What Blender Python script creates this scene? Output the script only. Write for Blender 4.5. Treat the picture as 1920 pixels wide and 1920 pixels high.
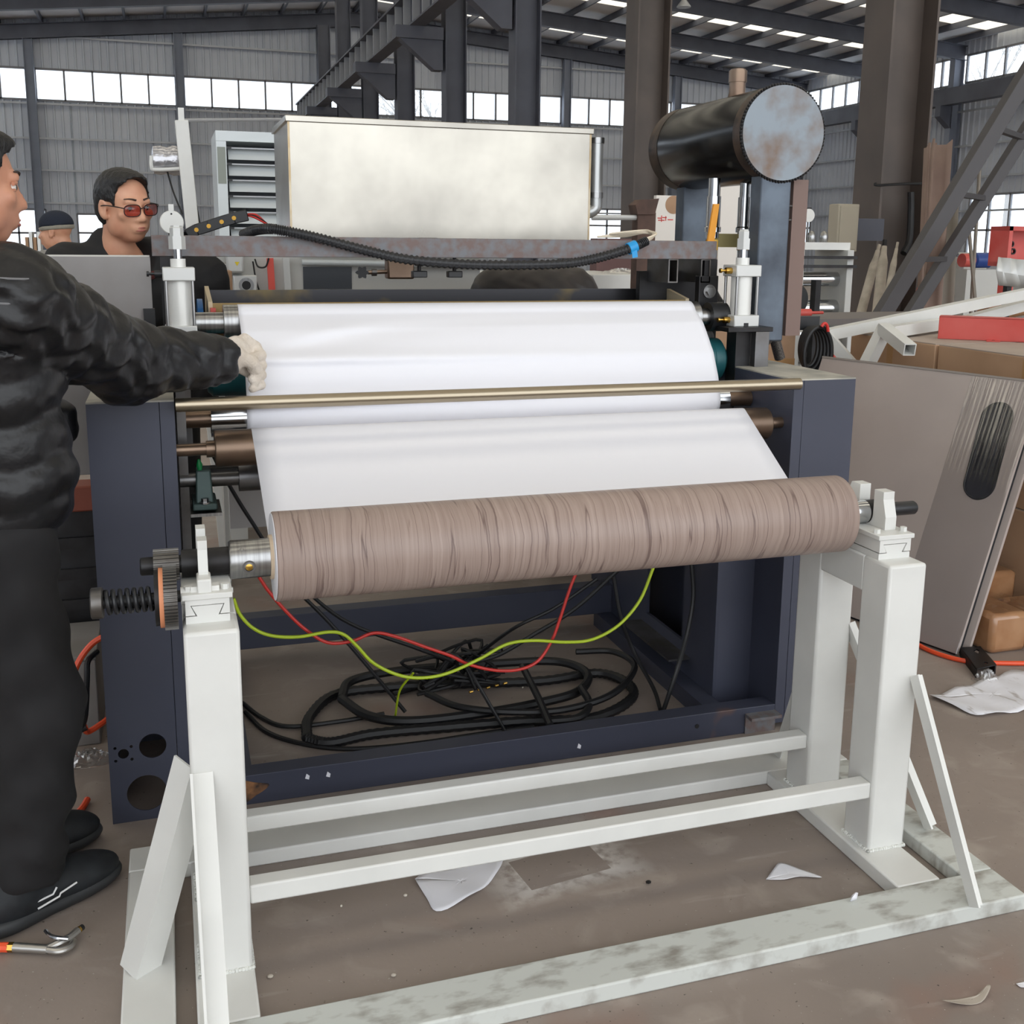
import bpy, math, random
import numpy as np
from mathutils import Vector, Matrix, Quaternion
random.seed(7); np.random.seed(7)
SC = bpy.context.scene
COL = SC.collection
for o in list(bpy.data.objects): bpy.data.objects.remove(o)

# ------------------------------------------------------------------ camera
F_PX, CY_PX = 2013.0, 841.0                     # focal length and optical centre, in pixels of the 1920 frame
PITCH, YAW, ROLL = (math.radians(a) for a in (10.87, 17.82, 0.58))
CAM = Vector((0.0, -1.70, 1.449))
_fwd = Vector((math.sin(YAW)*math.cos(PITCH), math.cos(YAW)*math.cos(PITCH), -math.sin(PITCH)))
_r0 = Vector((math.cos(YAW), -math.sin(YAW), 0)); _u0 = _r0.cross(_fwd)
_right = math.cos(ROLL)*_r0 + math.sin(ROLL)*_u0
_up = -math.sin(ROLL)*_r0 + math.cos(ROLL)*_u0
cam_d = bpy.data.cameras.new('camera'); cam = bpy.data.objects.new('camera', cam_d); COL.objects.link(cam)
cam_d.sensor_width = 36.0; cam_d.sensor_fit = 'HORIZONTAL'; cam_d.lens = 36.0*F_PX/1920.0
cam_d.shift_y = (CY_PX-960.0)/1920.0
cam_d.clip_start = 0.05; cam_d.clip_end = 300
_m = Matrix((_right, _up, -_fwd)).transposed().to_4x4(); _m.translation = CAM
cam.matrix_world = _m
SC.camera = cam

def U(px, py, x=None, y=None, z=None, d=None):
    """the point of the place that a pixel of the photograph shows, given one of its coordinates"""
    r = _right*((px-960.0)/F_PX) - _up*((py-CY_PX)/F_PX) + _fwd
    t = (x-CAM.x)/r.x if x is not None else (y-CAM.y)/r.y if y is not None else (z-CAM.z)/r.z if z is not None else d
    return CAM + t*r

# ------------------------------------------------------------------ daylight, exposure
w = bpy.data.worlds.new('overcast_sky'); SC.world = w; w.use_nodes = True
bg = w.node_tree.nodes['Background']; bg.inputs[0].default_value = (0.93, 0.965, 1.0, 1); bg.inputs[1].default_value = 2.45
SC.view_settings.view_transform = 'Standard'; SC.view_settings.look = 'None'
SC.view_settings.exposure = 0.0; SC.view_settings.gamma = 1.0; SC.view_settings.use_curve_mapping = False

# ------------------------------------------------------------------ materials
def lin(c):
    return tuple(((v/255)/12.92 if v/255 <= .04045 else ((v/255+.055)/1.055)**2.4) for v in c)
MATS = {}
def mat(name, rgb, rough=.5, metal=0.0, rgb2=None, nscale=6.0, nlo=.35, nhi=.65, bump=0.0, bscale=60.0, spec=.5, coat=0.0, stretch=None, rvar=0.0, alpha=1.0, trans=0.0, detail=4.0):
    """procedural material: base colour, optionally mottled towards a second one by noise, with fine bump"""
    if name in MATS: return MATS[name]
    m = bpy.data.materials.new(name); m.use_nodes = True; MATS[name] = m
    nt = m.node_tree; b = nt.nodes['Principled BSDF']
    b.inputs['Base Color'].default_value = (*lin(rgb), 1); b.inputs['Roughness'].default_value = rough
    b.inputs['Metallic'].default_value = metal; b.inputs['Specular IOR Level'].default_value = spec
    b.inputs['Coat Weight'].default_value = coat; b.inputs['Alpha'].default_value = alpha
    b.inputs['Transmission Weight'].default_value = trans
    tc = nt.nodes.new('ShaderNodeTexCoord'); mp = nt.nodes.new('ShaderNodeMapping')
    nt.links.new(tc.outputs['Object'], mp.inputs[0])
    if stretch: mp.inputs['Scale'].default_value = stretch
    if rgb2 or rvar:
        n = nt.nodes.new('ShaderNodeTexNoise'); n.inputs['Scale'].default_value = nscale; n.inputs['Detail'].default_value = detail
        nt.links.new(mp.outputs[0], n.inputs['Vector'])
        if rgb2:
            r = nt.nodes.new('ShaderNodeValToRGB'); r.color_ramp.elements[0].position = nlo; r.color_ramp.elements[1].position = nhi
            r.color_ramp.elements[0].color = (*lin(rgb), 1); r.color_ramp.elements[1].color = (*lin(rgb2), 1)
            nt.links.new(n.outputs[0], r.inputs[0]); nt.links.new(r.outputs[0], b.inputs['Base Color'])
        if rvar:
            mr = nt.nodes.new('ShaderNodeMapRange'); mr.inputs['To Min'].default_value = max(0, rough-rvar); mr.inputs['To Max'].default_value = min(1, rough+rvar)
            nt.links.new(n.outputs[0], mr.inputs[0]); nt.links.new(mr.outputs[0], b.inputs['Roughness'])
    if bump:
        n2 = nt.nodes.new('ShaderNodeTexNoise'); n2.inputs['Scale'].default_value = bscale; n2.inputs['Detail'].default_value = 3
        nt.links.new(mp.outputs[0], n2.inputs['Vector'])
        bp = nt.nodes.new('ShaderNodeBump'); bp.inputs['Strength'].default_value = bump; bp.inputs['Distance'].default_value = .01
        nt.links.new(n2.outputs[0], bp.inputs['Height']); nt.links.new(bp.outputs[0], b.inputs['Normal'])
    return m

WHITE = mat('white_paint', (225,225,221), .38, rgb2=(216,216,212), nscale=5, bump=.03, bscale=35)
WHITE_DIRTY = mat('white_paint_walked_on', (205,208,203), .5, rgb2=(150,146,138), nscale=14, nlo=.5, nhi=.72, detail=8, stretch=(1,2.2,1))
PAPER = mat('white_paper', (234,234,240), .55)
NAVY = mat('navy_paint', (60,63,78), .45, rgb2=(67,70,85), nscale=3)
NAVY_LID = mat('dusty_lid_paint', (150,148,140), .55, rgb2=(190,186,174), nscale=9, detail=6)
STEEL = mat('bare_steel', (120,120,122), .38, .9, rgb2=(100,96,92), nscale=8, rvar=.1)
RAWSTEEL = mat('mill_scale_steel', (104,114,126), .5, .55, rgb2=(78,84,94), nscale=7, rvar=.12, detail=6)
RUSTSTEEL = mat('rusty_steel_beam', (120,122,126), .6, .3, rgb2=(118,102,98), nscale=34, nlo=.38, nhi=.62, detail=9)
DARKSTEEL = mat('dark_steel', (58,58,60), .45, .7, rgb2=(44,42,42), nscale=10)
CHROME = mat('polished_roller', (196,198,200), .14, 1.0)
CHROME_BR = mat('brushed_steel', (176,176,176), .3, 1.0, rgb2=(150,150,150), nscale=4, stretch=(40,1,1))
BRONZE = mat('brown_anodised_roller', (142,122,104), .32, .85, rgb2=(120,100,86), nscale=5)
BARMETAL = mat('brass_toned_bar', (170,158,138), .28, .95)
BLACK = mat('black_rubber', (26,26,28), .5)
BLACKGLOSS = mat('black_gloss_paint', (12,12,14), .22, .0, rgb2=(24,21,19), nscale=3, nlo=.55, nhi=.8, spec=.35)
BLACKPL = mat('black_plastic', (30,31,34), .38)
LTGREY = mat('light_grey_aluminium', (205,206,204), .36, .25)
CYLWHITE = mat('cylinder_barrel', (228,228,224), .3, .15)
TEAL = mat('teal_rubber', (36,98,104), .45, rgb2=(28,84,92), nscale=10)
GREENCAST = mat('green_cast_iron', (66,84,82), .5, .2)
GREENCAP = mat('green_cap', (20,130,70), .4)
BRASS = mat('brass', (196,158,80), .25, 1.0)
RED = mat('red_paint', (196,62,52), .38, rgb2=(206,92,84), nscale=4)
ORANGE = mat('orange_hose', (236,84,44), .4)
ORANGEDISC = mat('orange_friction_disc', (214,140,100), .6)
REDWIRE = mat('red_cable', (214,52,44), .4)
YGWIRE = mat('yellow_green_cable', (190,214,40), .4)
BLUETAPE = mat('blue_tape', (30,150,214), .4)
YELLOW = mat('yellow_plastic', (236,180,50), .4)
CARD = mat('cardboard', (176,142,112), .75, rgb2=(160,126,98), nscale=5, bump=.05, bscale=30)
BEIGE = mat('beige_panel', (184,172,166), .5, rgb2=(176,164,158), nscale=3)
STAINLESS = mat('brushed_stainless', (186,181,171), .24, .92, rgb2=(158,154,146), nscale=2.2, rvar=.1, detail=5, bump=.02, bscale=3)
WOODPAPER = None
SKIN = mat('skin', (205,152,124), .5, rgb2=(192,134,108), nscale=12)
SKIN2 = mat('tanned_skin', (214,162,132), .45, rgb2=(202,144,116), nscale=14)
HAIR = mat('black_hair', (24,23,24), .5, bump=.5, bscale=160, stretch=(1,1,.4))
JACKET = mat('black_nylon', (20,20,23), .40, rgb2=(15,15,18), nscale=9, bump=.4, bscale=22)
JEANS = mat('black_denim', (28,27,29), .85, rgb2=(21,20,22), nscale=7, bump=.3, bscale=10)
DARKCLOTH = mat('dark_cloth', (27,26,27), .8, rgb2=(20,19,20), nscale=8, bump=.2, bscale=14)
BROWNCLOTH = mat('dark_leather_jacket', (58,52,50), .5, rgb2=(46,42,42), nscale=8, bump=.3, bscale=12)
GLOVE = mat('cotton_glove', (222,212,200), .9, rgb2=(206,194,180), nscale=30, bump=.3, bscale=200)
SHOE = mat('black_shoe_mesh', (24,27,31), .6, rgb2=(32,36,40), nscale=40)
SOLE = mat('shoe_sole', (54,56,58), .6, rgb2=(44,46,48), nscale=8)

# ------------------------------------------------------------------ mesh helpers
def V3(p): return Vector(p)
WLOC = {}
class MB:
    """collects shapes in world coordinates; build() links them as ONE mesh object"""
    def __init__(s): s.v = []; s.f = []; s.mi = []; s.cur = 0
    def add(s, vs, fs):
        n = len(s.v); s.v += [tuple(v) for v in vs]; s.f += [tuple(i+n for i in f) for f in fs]; s.mi += [s.cur]*len(fs); return s
    def box(s, lo, hi):
        x0,y0,z0 = lo; x1,y1,z1 = hi
        return s.add([(x0,y0,z0),(x1,y0,z0),(x1,y1,z0),(x0,y1,z0),(x0,y0,z1),(x1,y0,z1),(x1,y1,z1),(x0,y1,z1)],
                     [(0,3,2,1),(4,5,6,7),(0,1,5,4),(1,2,6,5),(2,3,7,6),(3,0,4,7)])
    def hexa(s, b, t):
        return s.add(list(b)+list(t), [(0,3,2,1),(4,5,6,7),(0,1,5,4),(1,2,6,5),(2,3,7,6),(3,0,4,7)])
    def beam(s, p, q, w, h, up=(0,0,1)):
        p, q = V3(p), V3(q); d = (q-p).normalized(); a = d.cross(V3(up))
        if a.length < 1e-4: a = d.cross(Vector((1,0,0)))
        a.normalize(); b = a.cross(d)
        a = a*(w/2); b = b*(h/2)
        return s.hexa([p-a-b, p+a-b, p+a+b, p-a+b], [q-a-b, q+a-b, q+a+b, q-a+b])
    def tubebox(s, p, q, w, h, t, up=(0,0,1)):
        """open rectangular hollow section"""
        p, q = V3(p), V3(q); d = (q-p).normalized(); a = d.cross(V3(up)).normalized(); b = a.cross(d)
        def ring(c, ww, hh): return [c-a*ww-b*hh, c+a*ww-b*hh, c+a*ww+b*hh, c-a*ww+b*hh]
        vs = ring(p,w/2,h/2)+ring(q,w/2,h/2)+ring(p,w/2-t,h/2-t)+ring(q,w/2-t,h/2-t)
        fs = []
        for i in range(4):
            j = (i+1) % 4
            fs += [(i,j,4+j,4+i),(8+j,8+i,12+i,12+j),(j,i,8+i,8+j),(4+i,4+j,12+j,12+i)]
        return s.add(vs, fs)
    def frame(s, p, q):
        d = (V3(q)-V3(p)).normalized(); a = d.cross(Vector((0,0,1)))
        if a.length < 1e-3: a = d.cross(Vector((0,1,0)))
        a.normalize(); return d, a, a.cross(d)
    def cyl(s, p, q, r, n=24, r2=None, caps=True):
        return s.lathe(p, q, [(0,r),(1,r if r2 is None else r2)], n, caps)
    def lathe(s, p, q, prof, n=24, caps=True):
        """prof: (fraction along p->q, radius)"""
        p, q = V3(p), V3(q); d, a, b = s.frame(p, q); L = q-p; vs = []; fs = []; m = len(prof)
        for t, r in prof:
            c = p+L*t
            for k in range(n):
                g = 2*math.pi*k/n; vs.append(c+(a*math.cos(g)+b*math.sin(g))*r)
        for i in range(m-1):
            for k in range(n):
                j = (k+1) % n; fs.append((i*n+k, i*n+j, (i+1)*n+j, (i+1)*n+k))
        if caps: fs += [tuple(range(n))[::-1], tuple(range((m-1)*n, m*n))]
        return s.add(vs, fs)
    def ring(s, p, q, ro, ri, n=24):
        return s.lathe(p, q, [(0,ri),(0,ro),(1,ro),(1,ri),(0,ri)], n, False)
    def path(s, pts, r, n=8, rf=None, sub=6, smooth=True):
        """round tube along a smoothed path; rf(i, total) scales the radius"""
        P = spline(pts, sub) if smooth and len(pts) > 2 else [V3(p) for p in pts]
        vs = []; fs = []; N = len(P); a = None
        for i, c in enumerate(P):
            d = (P[min(i+1,N-1)]-P[max(i-1,0)]).normalized()
            if a is None:
                a = d.cross(Vector((0,0,1)))
                if a.length < .05: a = d.cross(Vector((0,1,0)))
            a = (a-d*a.dot(d)).normalized(); b = d.cross(a)
            rr = r*(rf(i, N) if rf else 1)
            for k in range(n):
                g = 2*math.pi*k/n; vs.append(c+(a*math.cos(g)+b*math.sin(g))*rr)
        for i in range(N-1):
            for k in range(n):
                j = (k+1) % n; fs.append((i*n+k, i*n+j, (i+1)*n+j, (i+1)*n+k))
        fs += [tuple(range(n))[::-1], tuple(range((N-1)*n, N*n))]
        return s.add(vs, fs)
    def prism(s, poly, off):
        """poly: 3-D outline; extruded by off"""
        n = len(poly); off = V3(off); P = [V3(p) for p in poly]
        return s.add(P+[p+off for p in P], [tuple(range(n))[::-1], tuple(range(n,2*n))]+[(i,(i+1)%n,n+(i+1)%n,n+i) for i in range(n)])
    def ball(s, c, r, n=14, m=9, rot=None):
        c = V3(c); rx,ry,rz = (r,r,r) if not hasattr(r,'__len__') else r; vs = []; fs = []
        for i in range(m+1):
            th = math.pi*i/m
            for k in range(n):
                ph = 2*math.pi*k/n; p = Vector((rx*math.sin(th)*math.cos(ph), ry*math.sin(th)*math.sin(ph), rz*math.cos(th)))
                if rot is not None: p = rot @ p
                vs.append(c+p)
        for i in range(m):
            for k in range(n):
                j = (k+1) % n; fs.append((i*n+k, (i+1)*n+k, (i+1)*n+j, i*n+j))
        return s.add(vs, fs)
    def grid(s, rows):
        n = len(rows[0]); vs = [p for r in rows for p in r]; fs = []
        for i in range(len(rows)-1):
            for k in range(n-1): fs.append((i*n+k, i*n+k+1, (i+1)*n+k+1, (i+1)*n+k))
        return s.add(vs, fs)
    def build(s, name, m, parent=None, smooth=True, bev=0.0, ang=35, solid=0.0, sub=0, origin=None, kind=None):
        v = np.array(s.v, float); c = (v.min(0)+v.max(0))/2 if origin is None else np.array(origin, float)
        me = bpy.data.meshes.new(name); me.from_pydata((v-c).tolist(), [], s.f)
        ms = m if isinstance(m, (list,tuple)) else [m]
        for x in ms: me.materials.append(x)
        if len(ms) > 1: me.polygons.foreach_set('material_index', s.mi)
        me.validate(); me.update()
        if smooth:
            me.polygons.foreach_set('use_smooth', [True]*len(me.polygons)); me.set_sharp_from_angle(angle=math.radians(ang))
        o = bpy.data.objects.new(name, me); COL.objects.link(o)
        put(o, Vector(c), parent)
        if solid: md = o.modifiers.new('thickness','SOLIDIFY'); md.thickness = solid; md.offset = 0
        if sub: md = o.modifiers.new('smooth','SUBSURF'); md.levels = sub; md.render_levels = sub
        if bev:
            md = o.modifiers.new('edge','BEVEL'); md.width = bev; md.segments = 2; md.limit_method = 'ANGLE'; md.angle_limit = math.radians(40)
        if kind: o['kind'] = kind
        return o
def put(o, world, parent):
    WLOC[o.name] = Vector(world)
    o.parent = parent; o.location = Vector(world) - (WLOC[parent.name] if parent is not None else Vector((0,0,0)))
def thing(name, label, cat, loc, group=None):
    o = bpy.data.objects.new(name, None); COL.objects.link(o); o.empty_display_size = .1
    put(o, Vector(loc), None); return tag(o, label, cat, group)
def tag(o, label, cat, group=None, kind=None):
    o['label'] = label; o['category'] = cat
    if group: o['group'] = group
    if kind: o['kind'] = kind
    return o
def struct(o): o['kind'] = 'structure'; return o
def copy_to(src, name, world, parent=None):
    o = src.copy(); o.name = name; COL.objects.link(o); put(o, Vector(world), parent); return o
def spline(pts, sub=6):
    P = [V3(p) for p in pts]; P = [2*P[0]-P[1]]+P+[2*P[-1]-P[-2]]; out = []
    for i in range(1, len(P)-2):
        for k in range(sub):
            t = k/sub; a,b,c,d = P[i-1],P[i],P[i+1],P[i+2]
            out.append(.5*((2*b)+(c-a)*t+(2*a-5*b+4*c-d)*t*t+(3*b-a-3*c+d)*t**3))
    out.append(P[-2]); return out
def B(lo, hi): return MB().box(lo, hi)
def cyl(p, q, r, n=24, **k): return MB().cyl(p, q, r, n, **k)
def sheet_prism(outline, holes, off, name, m, parent, bev=0.0):
    """flat plate with holes cut by filling the outline; outline and holes are 3-D loops in one plane"""
    import bmesh
    bm = bmesh.new(); edges = []
    for loop in [outline]+holes:
        vs = [bm.verts.new(p) for p in loop]; edges += [bm.edges.new((vs[i], vs[(i+1) % len(vs)])) for i in range(len(vs))]
    bmesh.ops.triangle_fill(bm, edges=edges, use_beauty=True)
    r = bmesh.ops.extrude_face_region(bm, geom=list(bm.faces))
    bmesh.ops.translate(bm, verts=[e for e in r['geom'] if isinstance(e, bmesh.types.BMVert)], vec=Vector(off))
    bmesh.ops.recalc_face_normals(bm, faces=bm.faces)
    mb = MB(); bm.verts.index_update(); mb.add([v.co[:] for v in bm.verts], [[v.index for v in f.verts] for f in bm.faces]); bm.free()
    return mb.build(name, m, parent, smooth=False, bev=bev)
def circ(c, r, ax, n=28):
    c = V3(c); a, b = ax; a, b = V3(a), V3(b)
    return [c+(a*math.cos(2*math.pi*k/n)+b*math.sin(2*math.pi*k/n))*r for k in range(n)]
# ================================================================== the hall
CLAD = mat('grey_blue_cladding', (192,197,206), .55, .0, rgb2=(182,187,197), nscale=.6)
GABLESTEEL = mat('hazed_gable_steel', (128,134,148), .6, rgb2=(118,124,138), nscale=1.2)  # column paint lightened to blue-grey, distance haze mixed into the colour
CLADIN = mat('pale_roof_sheet', (224,224,226), .6, rgb2=(212,212,215), nscale=.5)
HALLSTEEL = mat('hazed_dark_hall_steel', (92,95,106), .6, .05, rgb2=(80,82,92), nscale=1.2)  # dark steel paint, lifted towards blue to carry the background haze
COLSTEEL = mat('brown_grey_column_paint', (98,88,82), .5, .15, rgb2=(84,76,72), nscale=1.5)
GIRT = mat('galvanised_girt', (176,178,182), .5, .4)
FRAMEGREY = mat('window_frame_grey', (120,120,124), .5)
def translucent(name, rgb, f):
    m = bpy.data.materials.new(name); m.use_nodes = True; nt = m.node_tree
    nt.nodes.clear(); out = nt.nodes.new('ShaderNodeOutputMaterial'); mx = nt.nodes.new('ShaderNodeMixShader'); mx.inputs[0].default_value = f
    t = nt.nodes.new('ShaderNodeBsdfTransparent'); t.inputs[0].default_value = (*lin(rgb),1)
    d = nt.nodes.new('ShaderNodeBsdfTranslucent'); d.inputs[0].default_value = (*lin(rgb),1)
    nt.links.new(t.outputs[0], mx.inputs[1]); nt.links.new(d.outputs[0], mx.inputs[2]); nt.links.new(mx.outputs[0], out.inputs[0]); return m
GLASS = translucent('window_glass', (244,248,252), .12)
SKYLIGHT = translucent('skylight_sheet', (238,232,220), .75)

def floor_material():
    m = bpy.data.materials.new('worn_concrete'); m.use_nodes = True; nt = m.node_tree; L = nt.links; b = nt.nodes['Principled BSDF']
    tc = nt.nodes.new('ShaderNodeTexCoord')
    def noise(s, d=6, st=None, dist=0.0):
        n = nt.nodes.new('ShaderNodeTexNoise'); n.inputs['Scale'].default_value = s; n.inputs['Detail'].default_value = d; n.inputs['Distortion'].default_value = dist
        if st:
            mp = nt.nodes.new('ShaderNodeMapping'); mp.inputs['Scale'].default_value = st[:3]; mp.inputs['Rotation'].default_value = (0,0,st[3])
            L.new(tc.outputs['Object'], mp.inputs[0]); L.new(mp.outputs[0], n.inputs['Vector'])
        else: L.new(tc.outputs['Object'], n.inputs['Vector'])
        return n.outputs[0]
    def ramp(x, a, c0, e, c1):
        r = nt.nodes.new('ShaderNodeValToRGB'); r.color_ramp.elements[0].position = a; r.color_ramp.elements[1].position = e
        r.color_ramp.elements[0].color = (*c0,1); r.color_ramp.elements[1].color = (*c1,1); L.new(x, r.inputs[0]); return r.outputs[0]
    def mix(f, a, c, mode='MIX'):
        x = nt.nodes.new('ShaderNodeMix'); x.data_type = 'RGBA'; x.blend_type = mode
        if isinstance(f, float): x.inputs[0].default_value = f
        else: L.new(f, x.inputs[0])
        L.new(a, x.inputs[6]) if not isinstance(a, tuple) else setattr(x.inputs[6], 'default_value', (*a,1))
        L.new(c, x.inputs[7]) if not isinstance(c, tuple) else setattr(x.inputs[7], 'default_value', (*c,1))
        return x.outputs[2]
    base = ramp(noise(1.1), .3, lin((158,145,136)), .7, lin((134,123,116)))
    base = mix(ramp(noise(7, 10, None, .6), .56, (0,0,0), .78, (1,1,1)), base, lin((168,157,148)))
    base = mix(ramp(noise(2.2, 3), .60, (0,0,0), .74, (.55,.55,.55)), base, lin((150,114,100)))
    base = mix(ramp(noise(3.1, 8, (1,6,1,.5)), .62, (0,0,0), .72, (.6,.6,.6)), base, lin((176,166,158)))
    base = mix(ramp(noise(90, 2), .70, (0,0,0), .76, (.8,.8,.8)), base, lin((60,54,50)))
    base = mix(ramp(noise(140, 2), .72, (0,0,0), .76, (.7,.7,.7)), base, lin((190,184,176)))
    # a sprayed square: white paint dust around where a plate lay
    sp = nt.nodes.new('ShaderNodeMapping'); sp.vector_type = 'TEXTURE'; sp.inputs['Location'].default_value = (.825,.465,0); sp.inputs['Rotation'].default_value = (0,0,math.radians(8)); sp.inputs['Scale'].default_value = (.105,.062,1)
    L.new(tc.outputs['Object'], sp.inputs[0]); sx = nt.nodes.new('ShaderNodeSeparateXYZ'); L.new(sp.outputs[0], sx.inputs[0])
    def mth(op, a, c=None):
        n = nt.nodes.new('ShaderNodeMath'); n.operation = op
        for i, v in enumerate((a, c)):
            if v is None: continue
            if isinstance(v, (int,float)): n.inputs[i].default_value = v
            else: L.new(v, n.inputs[i])
        return n.outputs[0]
    mxx = mth('MAXIMUM', mth('ABSOLUTE', sx.outputs[0]), mth('ABSOLUTE', sx.outputs[1]))
    outside = mth('GREATER_THAN', mxx, 1.0)
    fall = mth('SUBTRACT', 1.0, mth('MULTIPLY', mth('SUBTRACT', mxx, 1.0), 1.0))
    dust = mth('MULTIPLY', outside, mth('MULTIPLY', mth('MAXIMUM', fall, 0.0), ramp(noise(28, 8), .33, (0,0,0), .55, (1,1,1))))
    base = mix(dust, base, lin((206,200,194)))
    L.new(base, b.inputs['Base Color'])
    rr = ramp(noise(3, 5), .3, (.38,)*3, .7, (.7,)*3); L.new(rr, b.inputs['Roughness']); b.inputs['Specular IOR Level'].default_value = .35
    bp = nt.nodes.new('ShaderNodeBump'); bp.inputs['Strength'].default_value = .25; bp.inputs['Distance'].default_value = .006
    L.new(noise(22, 8), bp.inputs['Height']); L.new(bp.outputs[0], b.inputs['Normal'])
    return m
fm = floor_material()
fl = MB().box((-14.2,-14,-.12),(30,46,0)).build('floor', fm, None, smooth=False, origin=(0,0,0)); struct(fl)

YB, XR, XL, RIDGE_X = 45.3, 29.6, -14.0, 8.0
def roof_z(x): return 10.9 - .079*(x-RIDGE_X) if x > RIDGE_X else 10.9 - .10*(RIDGE_X-x)
def corr(mb, a0, a1, z0, z1, at, axis, nrm):
    """trapezoid-ribbed sheet between a0..a1, at the plane axis=at, ribs standing towards nrm; z1 may be a function"""
    p = .30; prof = [(0,0),(.05,0),(.075,.045),(.125,.045),(.15,0)]; xs = []
    k = math.floor(a0/p)
    while k*p < a1:
        for dx, dz in prof:
            x = k*p+dx
            if a0 < x < a1: xs.append((x, dz))
        k += 1
    xs = [(a0,0)]+xs+[(a1,0)]
    g = (lambda x: z1) if not callable(z1) else z1
    lo = []; hi = []
    for x, dz in xs:
        q = at+nrm*dz; lo.append((x,q,z0) if axis == 'y' else (q,x,z0)); hi.append((x,q,g(x)) if axis == 'y' else (q,x,g(x)))
    mb.grid([lo, hi])
# ---- back wall: band of high windows, a few low ones
WZ0, WZ1 = 6.68, 7.86
low_back = [(-6.4,-4.35,.7,2.55),(17.6,20.6,1.5,3.0),(-3.2,-1.3,.9,2.4)]
mb = MB()
corr(mb, XL, XR, WZ1, roof_z, YB, 'y', -1)
cuts = sorted({XL, XR}|{v for o in low_back for v in o[:2]})
for a, b_ in zip(cuts[:-1], cuts[1:]):
    op = [o for o in low_back if o[0] <= a and b_ <= o[1]]
    if op: corr(mb, a, b_, 0, op[0][2], YB, 'y', -1); corr(mb, a, b_, op[0][3], WZ0, YB, 'y', -1)
    else: corr(mb, a, b_, 0, WZ0, YB, 'y', -1)
wall_back = struct(mb.build('wall_back', CLAD, None, smooth=False))
mb = MB(); corr(mb, -14, YB, 8.63, roof_z(XR), XR, 'x', -1)
low_right = [(38.2,41.0,1.5,3.2),(29.0,33.2,1.0,3.4),(44,45.2,1.5,3.2)]
cuts = sorted({-14, YB}|{v for o in low_right for v in o[:2]})
for a, b_ in zip(cuts[:-1], cuts[1:]):
    op = [o for o in low_right if o[0] <= a and b_ <= o[1]]
    if op: corr(mb, a, b_, 0, op[0][2], XR, 'x', -1); corr(mb, a, b_, op[0][3], 7.6, XR, 'x', -1)
    else: corr(mb, a, b_, 0, 7.6, XR, 'x', -1)
wall_right = struct(mb.build('wall_right', CLAD, None, smooth=False))
mb = MB(); corr(mb, -14, YB, 0, 5.0, XL, 'x', 1); corr(mb, -14, YB, 7.4, roof_z(XL), XL, 'x', 1)
wall_left = struct(mb.build('wall_left', CLAD, None, smooth=False))
# ---- windows: one per bay, panes one by one
NW = [0]
def window(a0, a1, z0, z1, at, axis, pane_w, mid=None):
    NW[0] += 1; n = 'window_%d' % NW[0]
    P = lambda a, z, t: (a, at+t, z) if axis == 'y' else (at+t, a, z)
    fr = MB(); cnt = max(1, round((a1-a0)/pane_w)); pw = (a1-a0)/cnt; rows = [(z0,z1)] if mid is None else [(z0,mid),(mid,z1)]
    def bx(u0,u1,v0,v1):
        p, q = P(u0,v0,-.05), P(u1,v1,.05); fr.box(tuple(min(i) for i in zip(p,q)), tuple(max(i) for i in zip(p,q)))
    bx(a0,a1,z0-.03,z0+.05); bx(a0,a1,z1-.05,z1+.03)
    if mid: bx(a0,a1,mid-.04,mid+.04)
    for k in range(cnt+1): bx(a0+k*pw-.035, a0+k*pw+.035, z0, z1)
    f = struct(fr.build(n, FRAMEGREY, None, smooth=False))
    p0 = None
    for (r0, r1) in rows:
        for k in range(cnt):
            c = P(a0+(k+.5)*pw, (r0+r1)/2, 0)
            if p0 is None or len(rows) > 1 and k == 0:
                h = ((pw-.07)/2, .006, (r1-r0-.1)/2) if axis == 'y' else (.006, (pw-.07)/2, (r1-r0-.1)/2)
                p0 = MB().box([c[i]-h[i] for i in range(3)], [c[i]+h[i] for i in range(3)]).build('pane', GLASS, f, smooth=False)
            else: copy_to(p0, 'pane', c, f)
BAY = 5.4; BAYY = [7.2+BAY*k for k in range(-3, 8)]; BAYX = [RIDGE_X+5.6*k for k in range(-4, 4)]
gcols = [-14, -9.6, -4.55, .95, 6.6, 12.0, 17.4, 22.8, 29.6]         # wall columns of the gable end
for a, b_ in zip(gcols[:-1], gcols[1:]): window(a+.16, b_-.16, WZ0, WZ1, YB, 'y', 1.0)
for o in low_back: window(o[0], o[1], o[2], o[3], YB, 'y', .9, (o[2]+o[3])/2)
for a, b_ in zip(BAYY[4:-1], BAYY[5:]): window(a+.2, b_-.2, 7.6, 8.63, XR, 'x', 1.0)
window(-13.8, BAYY[4]-.2, 7.6, 8.63, XR, 'x', 4.0)
for a, b_ in zip(BAYY[:-1], BAYY[1:]): window(a+.2, b_-.2, 5.0, 7.4, XL, 'x', 2.5)  # unseen left window band, added to let more daylight into the hall
for o in low_right: window(o[0], o[1], o[2], o[3], XR, 'x', 1.05, o[2]+(o[3]-o[2])*.45)
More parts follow.
